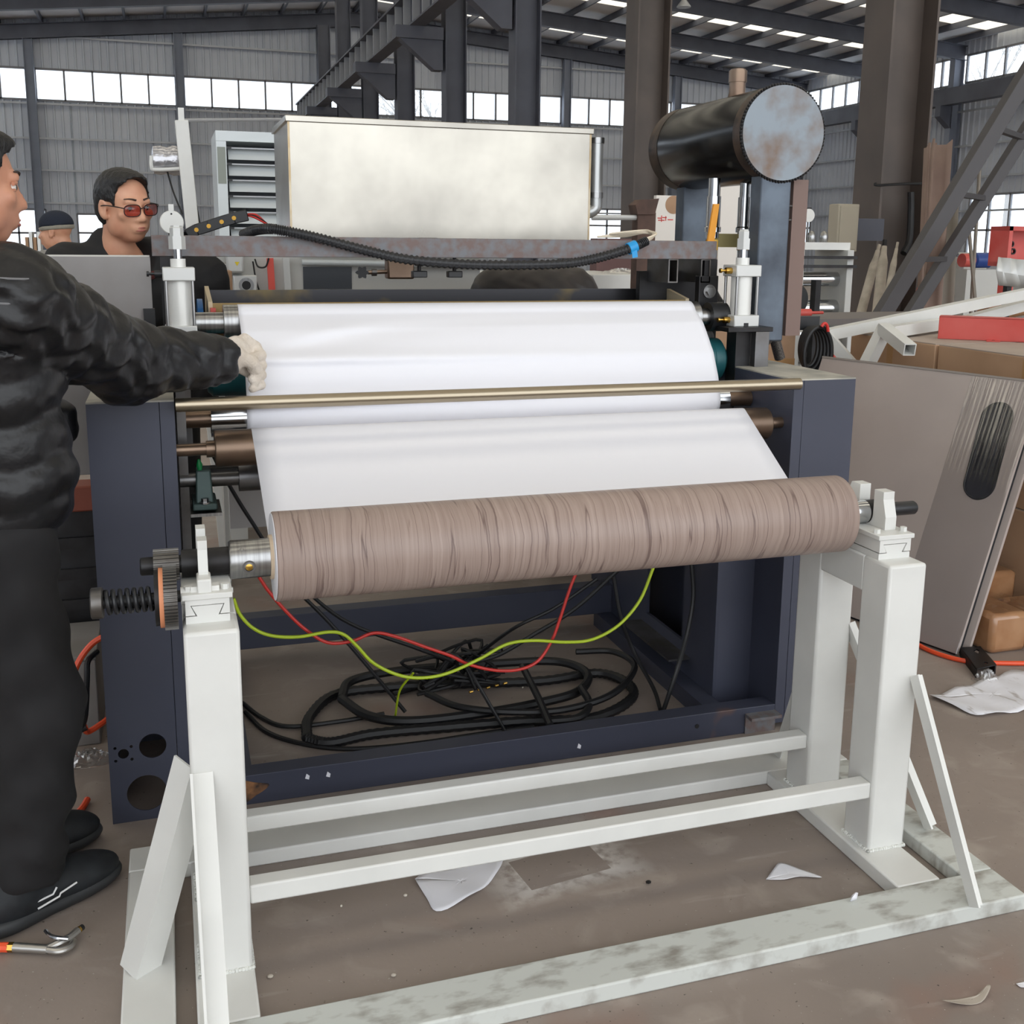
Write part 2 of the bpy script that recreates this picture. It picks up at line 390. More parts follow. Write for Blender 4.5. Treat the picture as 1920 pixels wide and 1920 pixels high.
# ---- steel on the walls
NT = [0]
def trim(mb, m=GIRT):
    NT[0] += 1; return struct(mb.build('trim_%d' % NT[0], m, None, smooth=False))
for z in (1.0, 2.8, 4.05, 5.25, 6.55, 9.05):
    if z == 1.0: continue
    trim(MB().box((XL, YB-.16, z-.035),(XR, YB-.08, z+.035)))
    if z != 9.05: trim(MB().box((XR-.16, 7, z-.035),(XR-.08, YB, z+.035)))
NC = [0]
def hcolumn(x, y, z1, dx, dy, m, name):
    mb = MB(); t = .025
    mb.box((x-dx/2, y-dy/2, 0),(x-dx/2+t, y+dy/2, z1)); mb.box((x+dx/2-t, y-dy/2, 0),(x+dx/2, y+dy/2, z1)); mb.box((x-dx/2+t, y-.012, 0),(x+dx/2-t, y+.012, z1))
    o = struct(mb.build(name, m, None, smooth=False)); MB().box((x-dx/2-.1, y-dy/2-.1, 0),(x+dx/2+.1, y+dy/2+.1, .025)).build('base_plate', m, o, smooth=False); return o
for i, x in enumerate(gcols[1:-1]): hcolumn(x, YB-.30, roof_z(x)-.755, .34, .28, GABLESTEEL, 'gable_column')
for y in BAYY[4:]:
    hcolumn(XR-.32, y, roof_z(XR)-.72, .45, .3, GABLESTEEL, 'wall_column')
# crane rail beam along the right wall, on brackets
trim(MB().box((XR-1.0, 7, 6.75),(XR-.6, YB-.2, 7.35)), HALLSTEEL)
for y in BAYY[4:]:
    trim(MB().hexa([(XR-1.05,y-.15,6.35),(XR-.5,y-.15,5.9),(XR-.5,y+.15,5.9),(XR-1.05,y+.15,6.35)], [(XR-1.05,y-.15,6.75),(XR-.5,y-.15,6.75),(XR-.5,y+.15,6.75),(XR-1.05,y+.15,6.75)]), HALLSTEEL)
# ---- row of crane columns along the middle
colY = [7.2, 12.8, 18.3, 23.5, 28.9, 34.2, 39.4, 44.4]
for i, y in enumerate(colY): hcolumn(6.6, y, roof_z(6.6)-.755, .50, .42, COLSTEEL if i < 2 else HALLSTEEL, 'crane_column')
for y in colY[2:]:
    trim(MB().box((5.2,y-.22,5.95),(6.3,y+.22,6.22)).hexa([(6.1,y-.15,5.3),(6.3,y-.15,5.3),(6.3,y+.15,5.3),(6.1,y+.15,5.3)], [(5.3,y-.15,5.95),(6.3,y-.15,5.95),(6.3,y+.15,5.95),(5.3,y+.15,5.95)]), HALLSTEEL)
cb = thing('crane_runway_beam', 'dark steel crane runway beam with ladder-like stiffeners, rising across the top of the hall', 'beam', (5.7, 31, 6.22))
B((5.52,17.2,6.22),(5.88,45,6.26)).build('bottom_flange', HALLSTEEL, cb, smooth=False)
B((5.48,17.2,6.92),(5.92,45,6.97)).build('top_flange', HALLSTEEL, cb, smooth=False)
B((5.69,17.2,6.26),(5.71,45,6.92)).build('web', HALLSTEEL, cb, smooth=False)
B((5.66,17.2,6.97),(5.74,45,7.07)).build('rail', HALLSTEEL, cb, smooth=False)
st = B((5.52,17.3,6.26),(5.69,17.34,6.92)).build('stiffener', GIRT, cb, smooth=False)
for k in range(1, 30): copy_to(st, 'stiffener', (5.605, 17.32+k*.95, 6.59), cb)
# ---- roof: rafters, purlins, sheets with a translucent strip in each bay
def slope_box(x0, x1, y0, y1, dz0, dz1):
    return MB().hexa([(x0,y0,roof_z(x0)+dz0),(x1,y0,roof_z(x1)+dz0),(x1,y1,roof_z(x1)+dz0),(x0,y1,roof_z(x0)+dz0)],
                     [(x0,y0,roof_z(x0)+dz1),(x1,y0,roof_z(x1)+dz1),(x1,y1,roof_z(x1)+dz1),(x0,y1,roof_z(x0)+dz1)])
ceil = struct(slope_box(XL-.2, RIDGE_X, -9, -8.9, 0, .03).build('ceiling', CLADIN, None, smooth=False))
for y in BAYY + [YB-.25]:
    for (a, b_) in ((XL, RIDGE_X),(RIDGE_X, XR)):
        mbx = slope_box(a, b_, y-.13, y+.13, -.24, -.21); q = slope_box(a, b_, y-.13, y+.13, -.75, -.72); mbx.add(q.v, q.f); q = slope_box(a, b_, y-.012, y+.012, -.72, -.24); mbx.add(q.v, q.f)
        mbx.build('rafter', HALLSTEEL, ceil, smooth=False)
for k in range(-14, 15):
    x = RIDGE_X+k*1.5
    if XL < x < XR: B((x-.04, BAYY[0], roof_z(x)-.22),(x+.04, YB, roof_z(x)-.01)).build('purlin', HALLSTEEL, ceil, smooth=False)
edges = BAYY + [YB+.2]
for a, b_ in zip(edges[:-1], edges[1:]):
    m_ = (a+b_)/2
    for (x0, x1) in ((XL-.2, RIDGE_X),(RIDGE_X, XR+.2)):
        for (y0, y1, mm, nm) in ((a, m_-1.0, CLADIN, 'roof_sheet'), (m_+1.0, b_, CLADIN, 'roof_sheet'), (m_-1.0, m_+1.0, SKYLIGHT, 'skylight_strip')):
            if b_-a > 2: slope_box(x0, x1, y0, y1, 0, .02).build(nm, mm, ceil, smooth=False)
            elif nm == 'roof_sheet' and mm is CLADIN: slope_box(x0, x1, a, b_, 0, .02).build(nm, mm, ceil, smooth=False); break
# hanging lamps
def pendant(x, y, z, label):
    t = thing('pendant_lamp', label, 'lamp', (x,y,z), 'hall lamps')
    MB().lathe((x,y,z),(x,y,z+.32), [(0,.24),(.1,.24),(.7,.09),(1,.07)], 20).build('shade', GIRT, t)
    cyl((x,y,z+.32),(x,y,z+.5), .06, 12).build('ballast', HALLSTEEL, t)
    cyl((x,y,z+.5),(x,y,roof_z(x)-.02), .018, 8).build('rod', HALLSTEEL, t)
p = U(1282,14,y=33.0); pendant(p.x, p.y, p.z, 'hanging bell lamp under the roof, right of the middle columns')
p = U(50,14,y=40.0); pendant(p.x, p.y, p.z, 'hanging bell lamp at the upper left corner of the photo')
# bare trees outside the windows
TREE = mat('bare_bark', (120,112,104), .9)
def bare_tree(x, y, h, label, seed):
    rnd = random.Random(seed); t = thing('bare_tree', label, 'tree', (x,y,0), 'bare trees outside')
    tr = MB(); br = MB()
    def grow(p, d, L, r, depth, mbx):
        q = p+d*L; mbx.cyl(p, q, r, 6, r2=r*.65, caps=False)
        if depth == 0: return
        for k in range(3 if depth > 1 else 4):
            dd = (d+Vector((rnd.uniform(-1,1),rnd.uniform(-1,1),rnd.uniform(-.1,.7)))*.75).normalized(); grow(p+d*L*rnd.uniform(.6,1), dd, L*rnd.uniform(.55,.75), r*.55, depth-1, br)
    grow(Vector((x,y,0)), Vector((0,0,1)), h*.42, .16, 4, tr)
    tr.build('trunk', TREE, t); br.build('branches', TREE, t, kind='stuff')
bare_tree(14.2, 56, 11, 'bare tree seen through the high back window between the middle columns', 3)
bare_tree(9.6, 58, 10.5, 'bare tree seen through the high back window beside the crane beam', 5)
bare_tree(41, 44, 12, 'bare tree seen through the right wall window by the photo edge', 9)
# ================================================================== unwind stand
stand = thing('unwind_stand', 'white painted steel unwind stand carrying the wood-grain paper roll in front of the machine', 'stand', (.8,.4,0))
HB, ZT = .038, .742
def part(mb, name, m=WHITE, parent=None, **k): return mb.build(name, m, parent or stand, **k)
# base: rails lying flat
part(B((-.143,0,0),(1.758,.108,HB)), 'front_rail', WHITE_DIRTY, bev=.004)
part(B((-.143,.666,0),(1.758,.766,HB)), 'rear_rail', WHITE, bev=.004)
for x0, x1, m in ((-.143,-.046,WHITE),(-.008,.104,WHITE),(1.501,1.615,WHITE),(1.672,1.758,WHITE_DIRTY)):
    part(B((x0,.108,0),(x1,.666,HB)), 'side_rail', m, bev=.004)
# posts, the top beam bridging each pair
WELD = mat('painted_weld', (228,229,224), .5, bump=.8, bscale=120)
for x0 in (.001, 1.522):
    for y0 in (.248, .51):
        part(B((x0,y0,HB),(x0+.1,y0+.1,ZT)), 'post', bev=.007)
        w_ = MB(); n = 16
        for k in range(n+1):
            t = k/n
            for a, b_ in (((x0,y0),(x0+.1,y0)),((x0,y0),(x0,y0+.1)),((x0+.1,y0),(x0+.1,y0+.1))):
                w_.ball((a[0]+(b_[0]-a[0])*t, a[1]+(b_[1]-a[1])*t, HB+.002), (.005,.005,.004+.002*((k*7) % 3)/2), 6, 4)
        part(w_, 'weld_bead', WELD)
    part(B((x0+.0005,.344,.655),(x0+.0995,.514,ZT-.0005)), 'top_beam', bev=.004)
# two tie bars
part(B((.101,.255,.172),(1.522,.295,.212)), 'tie_bar', bev=.004)
part(B((.101,.52,.172),(1.522,.56,.210)), 'tie_bar', bev=.004)
# braces: flat-fronted angle irons
def angle(p, q, w, side, t=.005):
    """angle iron from p to q: one leg along 'side', one behind it"""
    p, q = V3(p), V3(q); d = (q-p).normalized(); a = (V3(side)-d*d.dot(V3(side))).normalized(); b_ = d.cross(a)
    mb = MB(); P = lambda c, u, v: c+a*u+b_*v
    prof = [(0,0),(w,0),(w,t),(t,t),(t,w),(0,w)]
    mb.prism([P(p,u,v) for u, v in prof], q-p); return mb
part(angle((.0,.25,.465),(.004,.02,.036), .042, (1,0,0)), 'brace')
part(angle((1.600,.25,.47),(1.604,.002,.036), .032, (1,0,0)), 'brace')
part(angle((.004,.262,.470),(-.118,.279,.036), .055, (-.6,.8,0)), 'brace')
part(angle((1.618,.54,.49),(1.722,.30,.036), .035, (1,0,.2)), 'brace')
part(angle((1.56,.608,.42),(1.575,.76,.036), .035, (1,0,0)), 'brace')
part(angle((.03,.608,.42),(.03,.76,.036), .035, (1,0,0)), 'brace')
# cross slides and cradles
def slide(x0, x1, left):
    y0, y1 = .300, .565; z = ZT
    xm = (x0+x1)/2; w_ = x1-x0
    lo = MB(); prof = [(0,0),(w_,0),(w_,.014),(w_*.86,.014),(w_*.74,.014),(w_*.86,.034),(w_*.14,.034),(w_*.26,.014),(0,.014)]
    part(lo.prism([(x0+a, y0, z+b_) for a, b_ in prof], (0,y1-y0,0)), 'slide_base', smooth=False)
    up = MB(); prof = [(0,.0165),(w_*.22,.0165),(w_*.115,.036),(w_*.885,.036),(w_*.78,.0165),(w_,.0165),(w_,.047),(0,.047)]
    part(up.prism([(x0+a, y0-.002, z+b_) for a, b_ in prof], (0,y1-y0,0)), 'slide_carriage', smooth=False)
    for k in (.1, .17): part(cyl((x1,y0+k,z+.028),(x1+.012,y0+k,z+.028), .006, 6), 'set_screw', smooth=False)
    pl = part(B((x0-.006,y0-.006,z+.047),(x1+.006,y1+.005,z+.058)), 'slide_plate', bev=.0015)
    for bx in (x0+.006, x1-.006):
        for by in (y0+.02, y1-.02):
            part(cyl((bx,by,z+.058),(bx,by,z+.068), .008, 6), 'bolt', smooth=False, parent=pl)
    # U-shaped cradle standing across the shaft
    cx = .034 if left else 1.566; t = .018 if left else .03; yc, zc = .41, .828; r = .0275; zb = z+.058
    poly = [(yc-.075,zb),(yc+.075,zb),(yc+.075,zb+.06),(yc+.062,zb+.088),(yc+.062,.888),(yc+r,.888),(yc+r,zc)]
    poly += [(yc+r*math.cos(-math.pi*k/10), zc+r*math.sin(-math.pi*k/10)) for k in range(1,10)]
    poly += [(yc-r,zc),(yc-r,.888),(yc-.062,.888),(yc-.062,zb+.07),(yc-.075,zb+.03)]
    sheet_prism([(cx,a,b_) for a, b_ in poly], [], (t,0,0), 'cradle', WHITE, stand, bev=.0015)
slide(.007, .087, True); slide(1.528, 1.612, False)
# ---- spring brake on the left cradle
GEARS = mat('gear_steel', (120,118,114), .42, .8, rgb2=(96,92,88), nscale=12)
def gear_mesh(x0, x1, yc, zc, r, teeth, ph=0.0):
    mb = MB(); pts = []
    for k in range(teeth):
        a = 2*math.pi*k/teeth+ph; s_ = 2*math.pi/teeth
        for f_, rr in ((-.27,r*.93),(-.15,r),(.15,r),(.27,r*.93)): pts.append((yc+rr*math.cos(a+f_*s_), zc+rr*math.sin(a+f_*s_)))
    return mb.prism([(x0,a,b_) for a, b_ in pts], (x1-x0,0,0))
GY, GZ = .325, .79
gear_mesh(-.030,-.006,GY,GZ,.061,52).build('brake_gear', GEARS, stand, smooth=False)
cyl((-.038,GY,GZ),(-.030,GY,GZ), .056, 40).build('friction_disc', ORANGEDISC, stand)
cyl((-.046,GY,GZ),(-.038,GY,GZ), .052, 40).build('pressure_plate', DARKSTEEL, stand)
cyl((-.138,GY,GZ),(.07,GY,GZ), .011, 16).build('spindle', BLACK, stand)
MB().lathe((-.158,GY,GZ),(-.136,GY,GZ), [(0,.026),(.1,.029),(.9,.029),(1,.026)], 28).build('end_nut', STEEL, stand)
hel = [Vector((-.134+.086*t/84, GY+.0205*math.cos(t*2*math.pi/12), GZ+.0205*math.sin(t*2*math.pi/12))) for t in range(0, 85)]
MB().path(hel, .0042, 8, smooth=False).build('coil_spring', BLACKPL, stand)
MB().cyl((.0,GY,GZ),(.018,GY,GZ), .017, 20).cyl((.018,GY,GZ),(.030,GY,GZ), .022, 6).build('hub_nut', WHITE, stand, smooth=True)
MB().cyl((.056,GY,GZ),(.070,GY,GZ), .021, 6).build('lock_nut', WHITE, stand)
cyl((.07,GY,GZ),(.083,GY,GZ), .010, 14).build('stud_end', WHITE, stand)
B((.030,GY-.022,GZ-.05),(.056,GY+.03,GZ+.035)).build('brake_lug', WHITE, stand, bev=.003)
# ================================================================== shaft and paper roll
AY, AZ = .41, .828
shaft = thing('unwind_shaft', 'steel unwind shaft with chuck hub and brass valve running through the paper roll', 'shaft', (.8,AY,AZ))
MB().lathe((-.072,AY,AZ),(.015,AY,AZ), [(0,.015),(.03,.0175),(1,.0175)], 24).build('shaft_end', DARKSTEEL, shaft)
gear_mesh(-.047,.000,AY,AZ,.0315,24,.06).build('pinion', GEARS, shaft, smooth=False)
cyl((.004,AY,AZ),(.094,AY,AZ), .027, 28).build('journal', DARKSTEEL, shaft)
MB().lathe((.094,AY,AZ),(.186,AY,AZ), [(0,.036),(.04,.0385),(1,.0385)], 36).build('chuck_hub', CHROME_BR, shaft)
MB().ring((.13,AY-.0385,AZ-.006),(.13,AY-.036,AZ-.006), .013, .009, 20).build('valve_rim', STEEL, shaft)
MB().lathe((.13,AY-.0395,AZ-.006),(.13,AY-.034,AZ-.006), [(0,.004),(.3,.0075),(1,.0085)], 18).build('valve', BRASS, shaft)
MB().lathe((.118,AY-.028,AZ+.028),(.118,AY-.024,AZ+.024), [(0,.003),(.4,.005),(1,.005)], 12).build('grease_nipple', CHROME_BR, shaft)
cyl((.186,AY,AZ),(1.49,AY,AZ), .030, 20).build('core_bar', STEEL, shaft)
MB().lathe((1.487,AY,AZ),(1.562,AY,AZ), [(0,.036),(.30,.036),(.36,.027),(1,.027)], 32).build('chuck_hub', CHROME, shaft)
cyl((1.562,AY,AZ),(1.60,AY,AZ), .027, 24).build('journal', DARKSTEEL, shaft)
MB().lathe((1.60,AY,AZ),(1.705,AY,AZ), [(0,.0165),(.95,.0165),(1,.013)], 24).build('shaft_end', BLACKPL, shaft)
def wood_paper():
    m = bpy.data.materials.new('wood_grain_paper'); m.use_nodes = True; nt = m.node_tree; L = nt.links; b = nt.nodes['Principled BSDF']
    tc = nt.nodes.new('ShaderNodeTexCoord'); mp = nt.nodes.new('ShaderNodeMapping'); mp.inputs['Scale'].default_value = (1,.02,.02); L.new(tc.outputs['Object'], mp.inputs[0])
    wob = nt.nodes.new('ShaderNodeTexNoise'); wob.inputs['Scale'].default_value = 9; wob.inputs['Detail'].default_value = 4; L.new(tc.outputs['Object'], wob.inputs['Vector'])
    vm = nt.nodes.new('ShaderNodeVectorMath'); vm.operation = 'MULTIPLY_ADD'; L.new(wob.outputs['Color'], vm.inputs[0]); vm.inputs[1].default_value = (.02,0,0); L.new(mp.outputs[0], vm.inputs[2])
    def n(s, d, a, e, c0, c1):
        t = nt.nodes.new('ShaderNodeTexNoise'); t.inputs['Scale'].default_value = s; t.inputs['Detail'].default_value = d; L.new(vm.outputs[0], t.inputs['Vector'])
        r = nt.nodes.new('ShaderNodeValToRGB'); r.color_ramp.elements[0].position = a; r.color_ramp.elements[1].position = e; r.color_ramp.elements[0].color = (*c0,1); r.color_ramp.elements[1].color = (*c1,1); L.new(t.outputs[0], r.inputs[0]); return r.outputs[0]
    base = n(120, 5, .3, .7, lin((146,127,118)), lin((166,147,137)))
    def contour(s, wdt, st):
        t = nt.nodes.new('ShaderNodeTexNoise'); t.inputs['Scale'].default_value = s; t.inputs['Detail'].default_value = 1.5; L.new(vm.outputs[0], t.inputs['Vector'])
        a = nt.nodes.new('ShaderNodeMath'); a.operation = 'SUBTRACT'; a.inputs[1].default_value = .5; L.new(t.outputs[0], a.inputs[0])
        a2 = nt.nodes.new('ShaderNodeMath'); a2.operation = 'ABSOLUTE'; L.new(a.outputs[0], a2.inputs[0])
        r = nt.nodes.new('ShaderNodeValToRGB'); r.color_ramp.elements[0].position = 0; r.color_ramp.elements[1].position = wdt; r.color_ramp.elements[0].color = (st,)*3+(1,); r.color_ramp.elements[1].color = (0,0,0,1); L.new(a2.outputs[0], r.inputs[0]); return r.outputs[0]
    lines = contour(30, .010, .85); fine = contour(95, .016, .5)
    for msk, c in ((fine, lin((126,104,95))),(lines, lin((98,78,73)))):
        x = nt.nodes.new('ShaderNodeMix'); x.data_type = 'RGBA'; L.new(msk, x.inputs[0]); L.new(base, x.inputs[6]); x.inputs[7].default_value = (*c,1); base = x.outputs[2]
    L.new(base, b.inputs['Base Color']); b.inputs['Roughness'].default_value = .42; return m
WOODPAPER = wood_paper()
CORE = mat('paper_core', (206,186,160), .8)
roll = thing('paper_roll', 'thick roll of brown wood-grain printed paper on the white unwind stand', 'paper roll', (.83,AY,AZ-.09))
RR = .090
MB().lathe((.180,AY,AZ),(1.487,AY,AZ), [(0,.044),(0,RR-.002),(.0015,RR),(.9985,RR),(1,RR-.002),(1,.044)], 96, False).build('wound_paper', WOODPAPER, roll, ang=50)
MB().ring((.172,AY,AZ),(1.492,AY,AZ), .0445, .0388, 40).build('core_tube', CORE, roll)
MB().ring((.1785,AY,AZ),(.1798,AY,AZ), RR-.003, .0445, 64).build('paper_edge', PAPER, roll)
# ================================================================== the web of white paper
BRC, BRR = (1.02,.938), .046        # brown guide roller
CHC, CHR = (1.205,.985), .050       # polished roller behind it
NIP, NIR = (1.385,1.222), .050      # upper nip roller
def arc(c, r, a0, a1, n): return [(c[0]+r*math.cos(math.radians(a0+(a1-a0)*k/n)), c[1]+r*math.sin(math.radians(a0+(a1-a0)*k/n))) for k in range(n+1)]
def sec_low():
    g = .0008
    p = arc((AY,AZ), RR+g, -84, -68, 5)                        # leaves the roll at the bottom rear
    top = arc(BRC, BRR+g, 118, 60, 8)
    p += [(p[-1][0]+(top[0][0]-p[-1][0])*k/16, p[-1][1]+(top[0][1]-p[-1][1])*k/16-.0 ) for k in range(1,16)]
    return p + top + [(1.10,.955),(1.20,.905),(1.32,.86)]
def xr_at(y): return min(1.575, 1.487+(y-.41)*.145)
rows = []
for (y, z) in sec_low():
    xr = xr_at(y); rows.append([Vector((.188+(xr-.188)*k/24, y, z)) for k in range(25)])
lo = MB().grid(rows)
def upper_row(i, n):
    """upper sheet from over the nip roller down to the polished roller, bellied forward where the gloved hand pulls it"""
    t = i/n; row = []
    for k in range(97):
        u = k/96; x = .188+(1.575-.188)*u
        flat = up_path(t)
        y, z = flat
        bel = math.sin(math.pi*min(1,max(0,(t-.13)/.44)))**1.2 if .13 < t < .57 else 0
        amp = .050*(1-u)**.8+.012
        y -= bel*amp; z += -bel*.018*(1-u)
        # the tuck below the belly, left half only
        tuck = math.exp(-((t-.53)/.035)**2)*max(0, 1-u*1.1); y -= .030*tuck; z -= .014*tuck
        # creases fanning out from the hand at the left edge
        d1 = (t-.30)-(-.55)*u; c1 = math.exp(-(d1/.035)**2)*math.exp(-u/.30); d2 = (t-.31)-.06*u; c2 = math.exp(-(d2/.030)**2)*math.exp(-u/.50)
        d3 = (t-.29)-(-.25)*u; c3 = math.exp(-(d3/.045)**2)*math.exp(-u/.35)
        lim = min(1, max(0, (t-.15)/.07)); y += (.026*c3-.030*c2-.020*c1)*lim
        row.append(Vector((x,y,z)))
    return row
UPP = arc(NIP, NIR+.0008, 60, 150, 10)+[(1.295,1.215),(1.255,1.165),(1.215,1.11),(1.182,1.06),(1.163,1.02)]+arc(CHC, CHR+.0008, 160, 285, 12)+[(1.30,.945),(1.38,.95)]
_acc = [0]
for a, b_ in zip(UPP[:-1], UPP[1:]): _acc.append(_acc[-1]+math.hypot(a[0]-b_[0], a[1]-b_[1]))
def up_path(t):
    s_ = t*_acc[-1]
    for j in range(len(UPP)-1):
        if s_ <= _acc[j+1]+1e-9:
            f_ = (s_-_acc[j])/(_acc[j+1]-_acc[j]); return (UPP[j][0]+(UPP[j+1][0]-UPP[j][0])*f_, UPP[j][1]+(UPP[j+1][1]-UPP[j][1])*f_)
    return UPP[-1]
web = thing('paper_web', 'wide white paper web threaded from the roll up over the machine rollers', 'paper', (.85,.9,.75))
lo.build('lower_sheet', PAPER, web, ang=60, solid=.0006)
MB().grid([upper_row(i, 110) for i in range(111)]).build('upper_sheet', PAPER, web, ang=80, solid=.0006)
# ================================================================== laminating machine
mach = thing('laminating_machine', 'navy steel paper laminating machine with stacked rollers and pneumatic cylinders', 'machine', (.85,1.6,0))
def mp(mb, name, m, parent=None, **k): return mb.build(name, m, parent or mach, **k)
YF, ZC = .96, 1.072
EX, EZ = Vector((1,0,0)), Vector((0,0,1))
# ---- left cabinet: folded sheet with knock-out holes
cabL = sheet_prism([(-.19,YF,0),(-.028,YF,0),(-.028,YF,ZC-.004),(-.19,YF,ZC-.004)],
    [circ((-.128,YF,.06+.0),.0,(EX,EZ)) for _ in ()] + [circ((-.085,YF,.198),.0325,(EX,EZ)), circ((-.105,YF,.073),.048,(EX,EZ)), circ((-.155,YF,.186),.013,(EX,EZ),14)]
    + [circ((-.155+a*.019,YF,.186+b_*.017),.004,(EX,EZ),10) for a in (-1,1) for b_ in (-1,1)], (0,.003,0), 'cabinet_front', NAVY, mach)
mp(B((-.0265,YF,0),(.007,YF+.003,ZC-.004)), 'front_strip', NAVY)
mp(B((-.19,YF+.003,0),(-.187,1.42,ZC-.004)), 'cabinet_side', NAVY)
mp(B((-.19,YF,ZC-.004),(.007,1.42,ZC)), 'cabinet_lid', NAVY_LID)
mp(B((.004,YF+.003,.02),(.007,1.04,ZC-.004)), 'inner_flange', NAVY)
mp(B((-.187,1.417,0),(.007,1.42,ZC-.004)), 'cabinet_back', NAVY)
mp(B((.012,1.10,.03),(.034,1.47,1.164)), 'side_plate', STEEL)
# ---- right cabinet
mp(B((1.735,YF,.02),(1.907,YF+.003,ZC-.004)), 'cabinet_front', NAVY, bev=.001)
mp(B((1.702,YF,.02),(1.7335,YF+.003,ZC-.004)), 'front_strip', NAVY)
mp(B((1.702,YF+.003,.02),(1.705,2.45,ZC-.004)), 'inner_side', NAVY)
mp(B((1.904,YF+.003,.02),(1.907,2.45,ZC-.004)), 'cabinet_side', NAVY)
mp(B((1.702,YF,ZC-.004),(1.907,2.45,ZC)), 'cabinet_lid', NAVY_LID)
sheet_prism([(1.575,1.12,.0),(1.575,2.1,.0),(1.575,2.1,.70),(1.575,1.12,.70)], [[(1.575,1.34,.16),(1.575,1.34,.55),(1.575,1.62,.55),(1.575,1.62,.16)]], (.012,0,0), 'inner_wall', NAVY, mach)
mp(B((1.587,1.12,0),(1.702,1.124,.70)), 'closing_plate', NAVY)
mp(B((1.50,1.28,.115),(1.575,1.66,.122)), 'ledge', STEEL)
# warning sticker on the cabinet's outer edge
mp(B((1.907,1.0,.90),(1.9075,1.06,1.02)), 'warning_sticker', mat('yellow_sticker',(232,206,40),.5))
# ---- base beams
RUSTNAVY = mat('navy_paint_burnt_at_weld', (60,63,78), .45, rgb2=(128,92,66), nscale=2.2, nlo=.66, nhi=.74)
bb = mp(B((.007,YF,.0),(1.702,YF+.06,.082)), 'front_beam', RUSTNAVY, bev=.002)
cyl((1.44,YF-.0012,.045),(1.44,YF+.002,.045), .007, 16).build('bolt_hole', BLACK, bb)
SCORCH = mat('scorched_weld_rust', (150,104,66), .7, rgb2=(40,34,32), nscale=16, nlo=.4, nhi=.6)
MB().prism([Vector((.115+.075*math.cos(a)*(1+.2*math.sin(3*a)), YF-.0008, .040+.030*math.sin(a)*(1+.2*math.cos(4*a)))) for a in [2*math.pi*k/26 for k in range(26)]], (0,.002,0)).build('scorch_mark', SCORCH, bb)
for x, z in ((.29,.052),(.345,.05),(1.06,.03)): MB().prism([(x,YF-.0008,z),(x+.010,YF-.0008,z-.004),(x+.012,YF-.0008,z+.006),(x+.004,YF-.0008,z+.013)], (0,.0016,0)).build('paint_chip', PAPER, bb)
mp(B((.16,1.93,.055),(1.575,2.0,.165)), 'rear_beam', NAVY, bev=.002)
mp(MB().box((1.60,YF-.04,.055),(1.702,YF,.064)).box((1.60,YF-.004,.0),(1.702,YF,.055)), 'corner_bracket', RUSTSTEEL, smooth=False)
for x in (.10,1.515): mp(B((x,1.02,0),(x+.06,1.96 if x > 1 else 1.96,.055)), 'cross_member', NAVY)
# ---- front tie bar, guide and nip rollers
mp(cyl((.010,.934,1.063),(1.702,.934,1.063), .0165, 28), 'front_bar', BARMETAL)
rb = mp(MB().lathe((.098,*BRC),(1.652,*BRC), [(0,BRR-.002),(.002,BRR),(.998,BRR),(1,BRR-.002)], 48), 'guide_roller', BRONZE)
MB().cyl((.004,*BRC),(.078,*BRC), .0155, 24).cyl((.078,*BRC),(.098,*BRC), .021, 24).build('shaft', BRONZE, rb)
MB().cyl((1.652,*BRC),(1.725,*BRC), .0165, 24).build('shaft', BRONZE, rb)
rc = mp(cyl((.098,*CHC),(1.61,*CHC), CHR, 48), 'polished_roller', CHROME)
cyl((.03,*CHC),(.098,*CHC), .024, 20).build('shaft', BRONZE, rc); cyl((1.61,*CHC),(1.70,*CHC), .024, 20).build('shaft', BRONZE, rc)
rn = mp(MB().lathe((.148,*NIP),(1.60,*NIP), [(0,NIR-.002),(.001,NIR),(.999,NIR),(1,NIR-.002)], 48), 'nip_roller', CHROME_BR)
cyl((.03,*NIP),(.148,*NIP), .030, 24).build('journal', CHROME_BR, rn); cyl((1.60,*NIP),(1.72,*NIP), .026, 24).build('journal', CHROME_BR, rn)
TC, TR = (1.40,1.085), .068
rt = mp(MB().lathe((.10,*TC),(1.702,*TC), [(0,TR-.012),(.008,TR),(.965,TR),(.966,TR-.0015),(.969,TR-.0015),(.97,TR),(.99,TR),(1,TR-.02)], 48), 'rubber_roller', TEAL)
cyl((.034,*TC),(.10,*TC), .025, 20).build('shaft', STEEL, rt); cyl((1.702,*TC),(1.76,*TC), .022, 20).build('shaft', STEEL, rt)
LC = (1.11,.842)
rl = mp(cyl((.158,*LC),(1.60,*LC), .036, 40), 'lower_roller', STEEL)
cyl((.012,*LC),(.158,*LC), .0185, 24).build('shaft', STEEL, rl)
# pillow block on the lower shaft
pbk = mp(MB().hexa([(.048,LC[0]-.05,.79),(.092,LC[0]-.05,.79),(.092,LC[0]+.05,.79),(.048,LC[0]+.05,.79)], [(.052,LC[0]-.03,.872),(.088,LC[0]-.03,.872),(.088,LC[0]+.03,.872),(.052,LC[0]+.03,.872)]).box((.040,LC[0]-.065,.775),(.100,LC[0]+.065,.792)), 'pillow_block', GREENCAST, bev=.004)
MB().cyl((.07,LC[0]-.055,.792),(.07,LC[0]-.055,.796), .014, 20).cyl((.07,LC[0]-.055,.796),(.07,LC[0]-.055,.805), .009, 6).build('bolt', CHROME_BR, pbk)
MB().lathe((.062,LC[0]-.02,.872),(.06,LC[0]-.022,.9), [(0,.006),(.5,.008),(1,.003)], 10).build('grease_cap', GREENCAP, pbk)
mp(B((.034,LC[0]-.075,.762),(.11,LC[0]+.075,.770)), 'block_bracket', CHROME_BR)
